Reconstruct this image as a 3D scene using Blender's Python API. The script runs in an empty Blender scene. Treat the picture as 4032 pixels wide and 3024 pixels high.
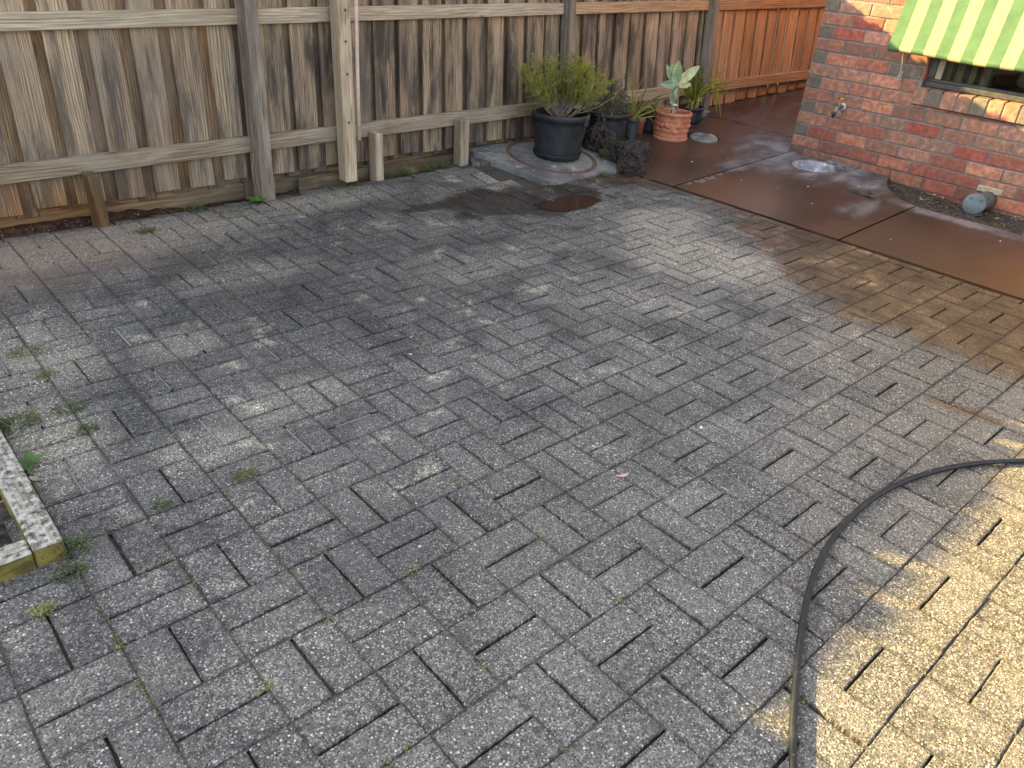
import bpy, bmesh, math, random
import numpy as np
from mathutils import Vector, Matrix, Euler, noise as mnoise
from mathutils.geometry import delaunay_2d_cdt

random.seed(7)
scene = bpy.context.scene
COL = scene.collection

# ------------------------------------------------------------------ camera
PIT, ROLL, YAW, CAMH = 0.5222, -0.0853, 0.7716, 1.305
fw = Vector((math.cos(PIT) * math.sin(YAW), math.cos(PIT) * math.cos(YAW), -math.sin(PIT)))
rt = Vector((math.cos(YAW), -math.sin(YAW), 0))
dn = fw.cross(rt)
c_, s_ = math.cos(ROLL), math.sin(ROLL)
right = c_ * rt + s_ * dn
down = -s_ * rt + c_ * dn
cam = bpy.data.cameras.new('camera')
cam.sensor_fit = 'HORIZONTAL'; cam.sensor_width = 36.0
cam.lens = 36.0 * 3028 / 4032
cam.clip_start = 0.02; cam.clip_end = 500
camo = bpy.data.objects.new('camera', cam); COL.objects.link(camo)
m4 = Matrix.Identity(4)
for i in range(3):
    m4[i][0] = right[i]; m4[i][1] = -down[i]; m4[i][2] = -fw[i]
m4[2][3] = CAMH
camo.matrix_world = m4
scene.camera = camo

# ------------------------------------------------------------------ sky, sun, exposure
SUN = Vector((-0.45, 1.0, 0.436)).normalized()
SUN_EL = math.asin(SUN.z); SUN_ROT = math.atan2(SUN.x, SUN.y)
world = bpy.data.worlds.new('World'); scene.world = world; world.use_nodes = True
wn = world.node_tree
sky = wn.nodes.new('ShaderNodeTexSky'); sky.sky_type = 'NISHITA'; sky.sun_disc = False
sky.sun_elevation = SUN_EL; sky.sun_rotation = SUN_ROT
sky.air_density = 1.0; sky.dust_density = 2.0; sky.ozone_density = 1.0
hsv = wn.nodes.new('ShaderNodeHueSaturation'); hsv.inputs['Saturation'].default_value = .42
wn.links.new(sky.outputs[0], hsv.inputs['Color'])
wn.links.new(hsv.outputs[0], wn.nodes['Background'].inputs[0])
wn.nodes['Background'].inputs[1].default_value = 0.115
sun = bpy.data.lights.new('sun', 'SUN'); sun.energy = 5.0; sun.angle = math.radians(0.53)
sun.color = (1.0, 0.75, 0.27)
suno = bpy.data.objects.new('sun', sun); COL.objects.link(suno)
suno.rotation_euler = (-SUN).to_track_quat('-Z', 'Y').to_euler()
suno.location = (-3, 6, 5)
scene.view_settings.view_transform = 'Standard'
scene.view_settings.look = 'None'
scene.view_settings.gamma = 1.0
scene.view_settings.exposure = 2.5
scene.cycles.use_denoising = True
scene.cycles.max_bounces = 8
scene.cycles.diffuse_bounces = 5
scene.cycles.caustics_reflective = False
scene.cycles.caustics_refractive = False

# ------------------------------------------------------------------ small maths
def sst(a, b, x):
    t = min(1.0, max(0.0, (x - a) / (b - a))); return t * t * (3 - 2 * t)
def ru(a, b): return random.uniform(a, b)
def zpath(x, y):                       # the concrete rises towards the house and the side passage
    return min(max(0, x - 4.16), 1.6) * (.05 + .07 * sst(2.9, 3.9, y)) + max(0, x - 5.76) * .045
def zpave(x, y):
    return .018 * sst(1.5, 2.5, x) * sst(3.2, 3.8, y) + .022 * sst(2.6, 3.2, x) * sst(3.35, 3.8, y) + .014 * sst(3.02, 3.25, y) * sst(3.0, 3.3, x) * sst(4.15, 3.95, x)
def in_poly(x, y, P):
    c = False; n = len(P); j = n - 1
    for i in range(n):
        if (P[i][1] > y) != (P[j][1] > y) and x < (P[j][0] - P[i][0]) * (y - P[i][1]) / (P[j][1] - P[i][1]) + P[i][0]: c = not c
        j = i
    return c

# ------------------------------------------------------------------ mesh builder
class MB:
    def __init__(s): s.v = []; s.f = []; s.w = []; s.r = []; s.sm = []
    def add(s, verts, faces, rnd=None, wc=None, smooth=False):
        o = len(s.v); rnd = random.random() if rnd is None else rnd
        s.v += [tuple(p) for p in verts]
        s.w += [tuple(p) for p in (wc if wc is not None else verts)]
        s.r += [rnd] * len(verts)
        s.f += [tuple(i + o for i in f) for f in faces]
        s.sm += [smooth] * len(faces)
    def box(s, lo, hi, b=.002, axis=2, rnd=None, fn=None, M=None, wcfn=None):
        lo = Vector(lo); hi = Vector(hi); c = (lo + hi) / 2; h = (hi - lo) / 2
        b = min(b, min(h) * .9); V = []; idx = {}
        for i in (-1, 1):
            for j in (-1, 1):
                for k in (-1, 1):
                    for a in range(3):
                        p = [i * (h.x - b), j * (h.y - b), k * (h.z - b)]; p[a] += (i, j, k)[a] * b
                        idx[(i, j, k, a)] = len(V); V.append(Vector(p))
        F = []
        for a in range(3):
            for sg in (-1, 1):
                q = []
                for (u, w) in ((-1, -1), (1, -1), (1, 1), (-1, 1)):
                    k = [0, 0, 0]; k[a] = sg; k[(a + 1) % 3] = u; k[(a + 2) % 3] = w; q.append(idx[(*k, a)])
                F.append(q)
        for a in range(3):
            a1, a2 = (a + 1) % 3, (a + 2) % 3
            for u in (-1, 1):
                for w in (-1, 1):
                    k0 = [0, 0, 0]; k0[a] = -1; k0[a1] = u; k0[a2] = w; k1 = list(k0); k1[a] = 1
                    F.append([idx[(*k0, a1)], idx[(*k1, a1)], idx[(*k1, a2)], idx[(*k0, a2)]])
        for i in (-1, 1):
            for j in (-1, 1):
                for k in (-1, 1): F.append([idx[(i, j, k, a)] for a in range(3)])
        G = []
        for f in F:
            n = (V[f[1]] - V[f[0]]).cross(V[f[2]] - V[f[0]]); ce = sum((V[q] for q in f), Vector()) / len(f)
            G.append(f if n.dot(ce) > 0 else f[::-1])
        rnd = random.random() if rnd is None else rnd
        if wcfn: W = [wcfn(p) for p in V]
        else:
            off = (ru(0, 40), ru(0, 40), ru(0, 40)); a1, a2 = [q for q in range(3) if q != axis]
            if h[a1] < h[a2]: a1, a2 = a2, a1
            W = [(p[a1] + off[0], p[a2] + off[1], p[axis] + off[2]) for p in V]
        V = [p + c for p in V]
        if M: V = [M @ p for p in V]
        if fn: V = [fn(p) for p in V]
        s.add(V, G, rnd, W)
    def tube(s, pts, rad, seg=8, rnd=None, cap=True, wcz=True):
        pts = [Vector(p) for p in pts]; n = len(pts)
        rad = rad if isinstance(rad, (list, tuple)) else [rad] * n
        V = []; W = []; up = Vector((0, 0, 1)); ln = 0; ox, oz = ru(0, 30), ru(0, 30)
        prev = None
        for i, p in enumerate(pts):
            t = (pts[min(i + 1, n - 1)] - pts[max(i - 1, 0)]).normalized()
            if prev is None:
                a = t.cross(up if abs(t.z) < .9 else Vector((1, 0, 0))).normalized()
            else: a = (prev - t * prev.dot(t)).normalized()
            prev = a; b = t.cross(a)
            if i: ln += (p - pts[i - 1]).length
            for k in range(seg):
                an = 2 * math.pi * k / seg; d = a * math.cos(an) + b * math.sin(an)
                V.append(p + d * rad[i]); W.append((math.cos(an) * rad[i] + ox, math.sin(an) * rad[i], ln + oz))
        F = [(i * seg + k, i * seg + (k + 1) % seg, (i + 1) * seg + (k + 1) % seg, (i + 1) * seg + k) for i in range(n - 1) for k in range(seg)]
        if cap: F += [tuple(range(seg))[::-1], tuple((n - 1) * seg + k for k in range(seg))]
        s.add(V, F, rnd, W, True)
    def lathe(s, prof, c=(0, 0, 0), seg=48, M=None, rnd=None, rfn=None, close=False):
        V = []; n = len(prof)
        for (r, z) in prof:
            for k in range(seg):
                a = 2 * math.pi * k / seg; rr = r + (rfn(a, z, r) if rfn else 0)
                V.append(Vector((rr * math.cos(a), rr * math.sin(a), z)))
        F = [(i * seg + k, i * seg + (k + 1) % seg, (i + 1) * seg + (k + 1) % seg, (i + 1) * seg + k) for i in range(n - 1) for k in range(seg)]
        W = [tuple(v) for v in V]
        if M: V = [M @ v for v in V]
        c = Vector(c); V = [v + c for v in V]
        s.add(V, F, rnd, W, True)
    def build(s, name, mat, root=None, autosmooth=True):
        me = bpy.data.meshes.new(name)
        base = Vector(root.location) if root is not None else Vector((0, 0, 0))
        if root is not None and root.parent is not None: base = base + Vector(root.parent.location)
        me.from_pydata([tuple(Vector(p) - base) for p in s.v], [], s.f)
        a = me.attributes.new('wc', 'FLOAT_VECTOR', 'POINT'); a.data.foreach_set('vector', np.array(s.w, dtype=np.float32).ravel())
        a = me.attributes.new('rnd', 'FLOAT', 'POINT'); a.data.foreach_set('value', np.array(s.r, dtype=np.float32))
        me.polygons.foreach_set('use_smooth', s.sm)
        me.materials.append(mat); me.update()
        o = bpy.data.objects.new(name, me); COL.objects.link(o)
        if root is not None: o.parent = root
        return o
def tag(o, label=None, cat=None, group=None, kind=None):
    if label: o['label'] = label
    if cat: o['category'] = cat
    if group: o['group'] = group
    if kind: o['kind'] = kind
    return o
def thing(name, loc, label, cat, group=None):
    o = bpy.data.objects.new(name, None); COL.objects.link(o); o.location = loc; o.empty_display_size = .05
    return tag(o, label, cat, group)
def struct(name, mb, mat):
    return tag(mb.build(name, mat), kind='structure')

# ------------------------------------------------------------------ material builder
class Mat:
    def __init__(s, name):
        s.m = bpy.data.materials.new(name); s.m.use_nodes = True; s.nt = s.m.node_tree; s.nt.nodes.clear()
        s.out = s.N('ShaderNodeOutputMaterial'); s.b = s.N('ShaderNodeBsdfPrincipled')
        s.nt.links.new(s.b.outputs[0], s.out.inputs[0]); s.co = None
    def N(s, t, **k):
        n = s.nt.nodes.new(t)
        for a, v in k.items(): setattr(n, a, v)
        return n
    def set(s, inp, v):
        if isinstance(v, bpy.types.NodeSocket): s.nt.links.new(v, inp)
        elif isinstance(v, (tuple, list)):
            inp.default_value = tuple(v) + ((1,) if len(v) == 3 and inp.type == 'RGBA' else ())
        else: inp.default_value = v
    def obj(s):
        if s.co is None: s.co = s.N('ShaderNodeTexCoord')
        return s.co.outputs['Object']
    def attr(s, name, out='Vector'):
        return s.N('ShaderNodeAttribute', attribute_name=name).outputs[out]
    def rnd(s): return s.attr('rnd', 'Fac')
    def math(s, op, a, b=0.0, c=None, clamp=False):
        n = s.N('ShaderNodeMath', operation=op, use_clamp=clamp); s.set(n.inputs[0], a); s.set(n.inputs[1], b)
        if c is not None: s.set(n.inputs[2], c)
        return n.outputs[0]
    def vm(s, op, a, b=(0, 0, 0)):
        n = s.N('ShaderNodeVectorMath', operation=op); s.set(n.inputs[0], a); s.set(n.inputs[1], b); return n.outputs[0]
    def sep(s, v):
        n = s.N('ShaderNodeSeparateXYZ'); s.set(n.inputs[0], v); return n.outputs
    def comb(s, x, y, z):
        n = s.N('ShaderNodeCombineXYZ'); s.set(n.inputs[0], x); s.set(n.inputs[1], y); s.set(n.inputs[2], z); return n.outputs[0]
    def noise(s, v, sc, det=3, ro=.55, dist=0, out='Fac'):
        n = s.N('ShaderNodeTexNoise'); s.set(n.inputs['Vector'], v); s.set(n.inputs['Scale'], sc); s.set(n.inputs['Detail'], det)
        s.set(n.inputs['Roughness'], ro); s.set(n.inputs['Distortion'], dist); return n.outputs[out]
    def vor(s, v, sc, feature='F1', rand=1.0):
        n = s.N('ShaderNodeTexVoronoi', feature=feature); s.set(n.inputs['Vector'], v); s.set(n.inputs['Scale'], sc); s.set(n.inputs['Randomness'], rand)
        return n.outputs['Distance'], (n.outputs['Color'] if feature == 'F1' else None)
    def mix(s, f, a, b, bt='MIX'):
        n = s.N('ShaderNodeMix', data_type='RGBA', blend_type=bt); s.set(n.inputs[0], f); s.set(n.inputs[6], a); s.set(n.inputs[7], b); return n.outputs[2]
    def mr(s, f, a, b, c=0.0, d=1.0, smooth=True):
        n = s.N('ShaderNodeMapRange', interpolation_type='SMOOTHSTEP' if smooth else 'LINEAR'); s.set(n.inputs[0], f)
        for i, q in zip((1, 2, 3, 4), (a, b, c, d)): s.set(n.inputs[i], q)
        return n.outputs[0]
    def ramp(s, f, stops, interp='LINEAR'):
        n = s.N('ShaderNodeValToRGB'); r = n.color_ramp; r.interpolation = interp
        while len(r.elements) > 1: r.elements.remove(r.elements[-1])
        r.elements[0].position = stops[0][0]; r.elements[0].color = (*stops[0][1], 1)
        for p, c in stops[1:]: e = r.elements.new(p); e.color = (*c, 1)
        s.set(n.inputs[0], f); return n.outputs[0]
    def curve(s, f, pts):
        n = s.N('ShaderNodeFloatCurve'); c = n.mapping.curves[0]
        c.points[0].location = pts[0]; c.points[1].location = pts[-1]
        for p in pts[1:-1]: c.points.new(*p)
        n.mapping.update(); s.set(n.inputs[1], f); return n.outputs[0]
    def bump(s, h, dist=.002, strength=1.0, nrm=None):
        n = s.N('ShaderNodeBump'); s.set(n.inputs['Strength'], strength); s.set(n.inputs['Distance'], dist); s.set(n.inputs['Height'], h)
        if nrm is not None: s.set(n.inputs['Normal'], nrm)
        return n.outputs[0]
    def blob(s, xy, cx, cy, rx, ry, nz, amt=.5, soft=.5, ang=0):
        # a soft patch with a ragged outline, 1 inside and 0 outside
        d = s.vm('SUBTRACT', xy, (cx, cy, 0))
        n = s.N('ShaderNodeVectorRotate', rotation_type='Z_AXIS'); s.set(n.inputs['Vector'], d); s.set(n.inputs['Angle'], -ang)
        d = s.vm('MULTIPLY', n.outputs[0], (1 / rx, 1 / ry, 0))
        l = s.N('ShaderNodeVectorMath', operation='LENGTH'); s.set(l.inputs[0], d)
        q = s.math('ADD', l.outputs['Value'], s.math('MULTIPLY', s.math('SUBTRACT', nz, .5), amt * 2))
        return s.mr(q, 1 - soft, 1 + soft, 1.0, 0.0)
    def done(s, col, rough=.8, nrm=None, spec=.35, **k):
        s.set(s.b.inputs['Base Color'], col); s.set(s.b.inputs['Roughness'], rough); s.set(s.b.inputs['Specular IOR Level'], spec)
        if nrm is not None: s.set(s.b.inputs['Normal'], nrm)
        for a, v in k.items(): s.set(s.b.inputs[a], v)
        return s.m

def plain(name, col, rough=.6, var=.25, sc=30, spec=.35, bump=0, metal=0):
    m = Mat(name); v = m.obj(); n = m.noise(v, sc, 4)
    c = m.mix(m.mr(n, .3, .7), tuple(q * (1 - var) for q in col), tuple(q * (1 + var) for q in col))
    return m.done(c, m.mr(n, .3, .7, rough * .85, min(1, rough * 1.1)), m.bump(n, bump) if bump else None, spec, Metallic=metal)

# --- pavers: exposed aggregate concrete, mould, wet brown patch by the path
def wet_mask(m, xy, nz, nzf):
    X, Y, _ = m.sep(xy)
    b = m.curve(m.math('DIVIDE', Y, 4.0), [(0, .66), (.13, .642), (.18, .628), (.215, .622), (.25, .64), (.29, .634), (.355, .644), (.405, .669), (.47, .71), (.55, .758), (.66, .815), (.73, .80), (.80, .73), (.90, .72), (1, .75)])
    b = m.math('MULTIPLY', b, 5.0)
    d = m.math('SUBTRACT', X, b)
    d = m.math('ADD', d, m.math('MULTIPLY', m.math('SUBTRACT', nz, .5), .62))
    d = m.math('ADD', d, m.math('MULTIPLY', m.math('SUBTRACT', nzf, .5), .22))
    w = m.mr(d, -.08, .14)
    s = m.blob(xy, 2.775, .57, .045, .14, nz, .6, .2, .15)
    return m.math('MAXIMUM', w, m.math('MULTIPLY', s, .8))
def paver_material():
    m = Mat('exposed aggregate paver'); P = m.obj(); W = m.attr('wc'); R = m.rnd()
    xy = m.vm('MULTIPLY', P, (1, 1, 0)); X, Y, _ = m.sep(P); U, V, _ = m.sep(W)
    n1 = m.noise(xy, 1.7, 5, .6, .3); n2 = m.noise(xy, 7, 5, .65); n3 = m.noise(xy, 60, 3, .6); n4 = m.noise(xy, 3.1, 6, .62, .5)
    # aggregate stones in a dark matrix
    d1, c1 = m.vor(xy, 260); d2, c2 = m.vor(xy, 120); d3, c3 = m.vor(m.vm('ADD', xy, (3.3, 1.7, 0)), 190)
    k1 = m.sep(c1)[0]; k2 = m.sep(c2)[1]
    base = m.mix(m.mr(m.math('ADD', n1, m.math('MULTIPLY', m.math('SUBTRACT', R, .5), .36)), .36, .66), (.070, .067, .063), (.125, .118, .108))
    base = m.mix(m.mr(n3, .35, .7), base, (.165, .156, .142))
    st = m.mix(m.mr(k1, .35, .95), (.032, .031, .030), (.38, .36, .325))
    base = m.mix(m.math('MULTIPLY', m.mr(d1, .55, .25), .70), base, st)
    pit = m.math('MULTIPLY', m.math('GREATER_THAN', m.sep(c3)[2], .66), m.mr(d3, .50, .30))
    base = m.mix(m.math('MULTIPLY', pit, .75), base, (.020, .020, .020))
    w3 = m.math('MULTIPLY', m.math('LESS_THAN', m.sep(c3)[2], m.mr(n2, .3, .7, .10, .26)), m.mr(d3, .46, .34))
    base = m.mix(m.math('MULTIPLY', w3, .75), base, (.36, .345, .315))
    wht = m.math('MULTIPLY', m.math('GREATER_THAN', k2, .90), m.mr(d2, .34, .24))
    base = m.mix(m.math('MULTIPLY', wht, .9), base, (.58, .56, .52))
    # warm sunlight painted into the faces towards the sunny corner; bleached dry faces; mould
    sunwarm = m.mr(m.math('ADD', m.math('SUBTRACT', X, m.math('MULTIPLY', Y, 1.6)), m.math('MULTIPLY', n4, .6)), .4, 2.2)
    base = m.mix(m.math('MULTIPLY', sunwarm, .7), base, m.mix(1.0, base, (1.30, 1.14, .92), 'MULTIPLY'))
    pale = 0.0
    for (cx, cy, rx, ry, a) in ((3.22, 2.05, .30, .42, .9), (3.52, 2.50, .28, .2, .8), (.30, 2.70, .25, .3, .6), (.25, 2.15, .16, .25, .6), (2.15, 2.5, .35, .14, .3), (1.28, 2.96, .3, .12, .4), (.62, 1.85, .12, .1, .45), (.8, 2.5, .13, .1, .45), (1.0, 3.62, .7, .2, .6), (1.95, 3.68, .5, .12, .55), (.95, 1.95, .2, .12, .3), (3.2, 3.55, .16, .12, .6), (2.6, 1.9, .4, .2, .3)):
        b = m.math('MULTIPLY', m.blob(xy, cx, cy, rx, ry, n4, .9, .45), a)
        pale = m.math('MAXIMUM', pale, b) if pale != 0.0 else b
    pale = m.math('MAXIMUM', pale, m.math('MULTIPLY', m.math('MULTIPLY', m.mr(n2, .52, .66), m.mr(n4, .48, .58)), m.mr(Y, .7, 1.4, .0, 1)))
    base = m.mix(m.math('MULTIPLY', pale, .80), base, m.mix(1.0, base, (2.45, 2.30, 2.02), 'MULTIPLY'))
    mould = m.mr(n4, .55, .38)
    mx = m.math('MULTIPLY', mould, m.mr(Y, .4, 1.8, .25, .85))
    for (cx, cy, rx, ry, a) in ((1.2, 2.6, .5, .45, .55), (.75, 2.45, .35, .3, .5), (1.7, 3.0, .45, .2, .5), (1.5, 2.35, .4, .3, .4), (2.2, 3.45, .4, .12, .6), (1.05, 1.5, .6, .5, .25)):
        mx = m.math('MAXIMUM', mx, m.math('MULTIPLY', m.blob(xy, cx, cy, rx, ry, n4, .8, .5), a))
    mx = m.math('MULTIPLY', mx, m.mr(pale, 0, .6, 1.0, .2))
    base = m.mix(m.math('MULTIPLY', mx, .80), base, m.mix(1.0, base, (.34, .352, .37), 'MULTIPLY'))
    # grime along the edges of each paver
    ed = m.math('MINIMUM', U, V)
    eb = m.math('MAXIMUM', m.blob(xy, 1.75, 2.75, .85, .75, n4, .5, .6), m.blob(xy, 2.6, 2.9, .6, .35, n4, .5, .6))
    eg = m.math('MULTIPLY', m.mr(m.math('ADD', ed, m.math('MULTIPLY', m.math('SUBTRACT', n3, .5), .012)), m.mr(eb, 0, 1, .012, .030), .0), m.math('MAXIMUM', m.mr(n2, .30, .62, .15, 1), m.math('MULTIPLY', eb, .9)))
    base = m.mix(m.math('MULTIPLY', eg, .65), base, m.mix(1.0, base, (.45, .44, .43), 'MULTIPLY'))
    # pinkish brown dust near the dug strip by the fence
    du = m.math('MULTIPLY', m.blob(xy, .45, 3.55, .75, .32, n4, .7, .6), .75)
    base = m.mix(du, base, m.mix(.45, m.mix(1.0, base, (1.35, 1.2, 1.1), 'MULTIPLY'), (.26, .185, .145)))
    # wet
    wet = wet_mask(m, xy, n4, m.noise(xy, 22, 4))
    dk = m.blob(xy, 3.06, 3.17, .58, .27, n4, .8, .22, -.10)
    dk = m.math('MAXIMUM', dk, m.blob(xy, 2.55, 3.33, .22, .06, n4, .8, .3))
    brown = m.mix(m.mr(Y, .8, 2.8), (.78, .58, .38), (.72, .52, .42))
    base = m.mix(m.math('MULTIPLY', wet, .92), base, m.mix(1.0, base, m.mix(m.mr(n2, .35, .6), m.mix(1.0, brown, (.55, .52, .52), 'MULTIPLY'), brown), 'MULTIPLY'))
    base = m.mix(m.math('MULTIPLY', dk, .85), base, m.mix(1.0, base, (.24, .20, .18), 'MULTIPLY'))
    ww = m.math('MAXIMUM', wet, dk)
    rough = m.mr(ww, 0, 1, .86, .48, False)
    h = m.math('ADD', m.math('MULTIPLY', d1, -.6), m.math('ADD', m.math('MULTIPLY', n3, .8), m.math('MULTIPLY', m.mr(d2, .5, 0), .3)))
    return m.done(base, rough, m.bump(h, .0022, .8), .3)
def joint_material():
    m = Mat('joint sand and grime'); P = m.obj(); xy = m.vm('MULTIPLY', P, (1, 1, 0)); X, Y, _ = m.sep(P)
    n = m.noise(xy, 90, 4); n4 = m.noise(xy, 2.3, 5)
    c = m.mix(m.mr(n, .3, .7), (.030, .027, .024), (.090, .081, .070))
    c = m.mix(m.mr(n4, .52, .68), c, (.10, .085, .066))
    wet = wet_mask(m, xy, m.noise(xy, 3.1, 6, .62, .5), m.noise(xy, 22, 4))
    c = m.mix(wet, c, (.045, .028, .016))
    return m.done(c, .9, m.bump(n, .003))
def pale_joint_material():
    m = Mat('pale joint sand'); n = m.noise(m.obj(), 160, 3)
    return m.done(m.mix(n, (.12, .115, .105), (.34, .33, .31)), .95, m.bump(n, .002))

# --- timber
def timber(name, light, mid, dark, grey=(.30, .27, .235), greyamt=.5, mould=.5, ring=26, warmlow=False, dust=0):
    m = Mat(name); W = m.attr('wc'); R = m.rnd(); P = m.obj()
    off = m.comb(m.math('MULTIPLY', R, 9.0), m.math('MULTIPLY', R, 23.0), 0.0)
    v = m.vm('ADD', W, off)
    bend = m.noise(m.vm('MULTIPLY', v, (5, 5, 1.1)), 1.0, 2, .5)
    vv = m.vm('ADD', m.vm('MULTIPLY', v, (1, 1, .045)), m.comb(m.math('MULTIPLY', bend, .10), 0.0, 0.0))
    wv = m.N('ShaderNodeTexWave', wave_type='BANDS', bands_direction='X', wave_profile='SAW')
    m.set(wv.inputs['Vector'], vv); m.set(wv.inputs['Scale'], ring); m.set(wv.inputs['Distortion'], 2.2); m.set(wv.inputs['Detail'], 3); m.set(wv.inputs['Detail Scale'], 1.6)
    ringf = wv.outputs['Fac']
    fib = m.noise(m.vm('MULTIPLY', v, (190, 190, 4.5)), 1.0, 4, .65)
    fib2 = m.noise(m.vm('MULTIPLY', v, (60, 60, 2.2)), 1.0, 3, .6)
    blo = m.noise(m.vm('MULTIPLY', v, (11, 11, 2.4)), 1.0, 4, .6, .4)
    blo2 = m.noise(m.vm('MULTIPLY', v, (17, 17, 2.0)), 1.0, 5, .65, .3)
    lowf = m.noise(m.vm('MULTIPLY', v, (3.5, 3.5, 1.3)), 1.0, 2, .5)
    base_ = m.mix(m.mr(lowf, .35, .65), light, m.mix(.55, light, mid))
    c = m.mix(m.mr(ringf, .40, 1.0), base_, m.mix(.5, mid, m.mix(1.0, mid, (.62, .56, .5), 'MULTIPLY')))
    c = m.mix(m.mr(fib, .60, .36), c, m.mix(1.0, c, (.52, .48, .44), 'MULTIPLY'))
    c = m.mix(m.mr(R, 0, 1, 0, 1, False), c, m.mix(1.0, c, (.42, .40, .385), 'MULTIPLY'))
    c = m.mix(m.math('MULTIPLY', m.mr(blo, .42, .60), greyamt), c, m.mix(fib2, grey, m.mix(1.0, grey, (.6, .6, .6), 'MULTIPLY')))
    mo = m.math('MULTIPLY', m.mr(blo2, .42, .60), m.mr(blo, .38, .56, .30, 1.0))
    c = m.mix(m.math('MULTIPLY', m.math('MULTIPLY', mo, m.mr(fib, .3, .6, .6, 1)), mould), c, dark)
    crk = m.math('MULTIPLY', m.mr(fib2, .33, .24), .75)
    c = m.mix(crk, c, m.mix(1.0, c, (.30, .27, .25), 'MULTIPLY'))
    # knots
    kv = m.vm('MULTIPLY', v, (7.5, 7.5, 2.2)); kd, kc = m.vor(kv, 1.0, rand=.9)
    kn = m.math('MULTIPLY', m.mr(kd, .10, .045), m.math('GREATER_THAN', m.sep(kc)[0], .55))
    c = m.mix(m.math('MULTIPLY', kn, .8), c, m.mix(1.0, dark, (1.3, .85, .6), 'MULTIPLY'))
    if warmlow:
        X, Y, Z = m.sep(P)
        lo = m.math('MULTIPLY', m.mr(m.math('ADD', Z, m.math('MULTIPLY', blo, .25)), .42, .16), m.mr(X, 1.5, .75))
        c = m.mix(m.math('MULTIPLY', lo, .8), c, m.mix(1.0, c, (.95, .62, .34), 'MULTIPLY'))
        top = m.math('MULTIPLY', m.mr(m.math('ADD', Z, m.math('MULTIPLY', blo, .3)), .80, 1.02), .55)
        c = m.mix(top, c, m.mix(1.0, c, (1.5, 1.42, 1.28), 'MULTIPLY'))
        wr = m.mr(m.math('ADD', X, m.math('MULTIPLY', blo, .8)), 1.7, 3.0)
        c = m.mix(m.math('MULTIPLY', m.math('MULTIPLY', wr, m.mr(X, 5.6, 4.4)), m.mr(blo, .38, .6)), c, m.mix(1.0, c, (.52, .52, .54), 'MULTIPLY'))
    h = m.math('ADD', m.math('MULTIPLY', fib, .7), m.math('SUBTRACT', m.math('MULTIPLY', ringf, .35), m.math('MULTIPLY', crk, 1.5)))
    return m.done(c, .85, m.bump(h, .0018, .7), .2)
T_OLD = timber('weathered paling timber', (.50, .40, .285), (.33, .245, .165), (.05, .042, .036), greyamt=.40, mould=.8, warmlow=True)
T_RAIL = timber('weathered rail timber', (.64, .545, .40), (.47, .375, .26), (.13, .10, .07), (.52, .47, .38), .4, .35, 20)
T_NEW = timber('orange paling timber', (.66, .44, .26), (.50, .295, .15), (.17, .09, .05), (.48, .34, .22), .25, .3, 22)
T_NRAIL = timber('orange rail timber', (.70, .50, .30), (.56, .36, .19), (.22, .12, .065), (.55, .40, .27), .2, .2, 20)
T_POST = timber('rough hardwood post timber', (.46, .385, .30), (.29, .235, .185), (.085, .07, .058), (.40, .36, .315), .5, .6, 34)
T_PINE = timber('treated pine timber', (.66, .56, .41), (.53, .43, .295), (.20, .145, .09), (.60, .53, .42), .35, .2, 16)
T_PLINTH = timber('plinth board timber', (.38, .30, .19), (.27, .20, .12), (.06, .045, .03), (.28, .24, .17), .45, .5, 18, warmlow=True)
def mossy_sleeper():
    m = Mat('lichened sleeper timber'); W = m.attr('wc'); P = m.obj()
    g = m.N('ShaderNodeNewGeometry'); nz = m.sep(g.outputs['Normal'])[2]
    f = m.noise(m.vm('MULTIPLY', W, (150, 150, 9)), 1, 4); b = m.noise(W, 60, 5); b2 = m.noise(W, 14, 4)
    c = m.mix(m.mr(f, .35, .65), (.15, .135, .11), (.34, .32, .27))
    c = m.mix(m.mr(b, .52, .60), c, (.42, .42, .38))
    c = m.mix(m.mr(b, .44, .36), c, (.07, .07, .05))
    s = m.mix(m.mr(b2, .35, .65), (.07, .06, .02), (.22, .175, .045)); s = m.mix(m.mr(f, .5, .7), s, (.06, .05, .03))
    c = m.mix(m.mr(nz, .6, .3), c, s)
    return m.done(c, .9, m.bump(m.math('ADD', f, b), .003), .2)

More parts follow.
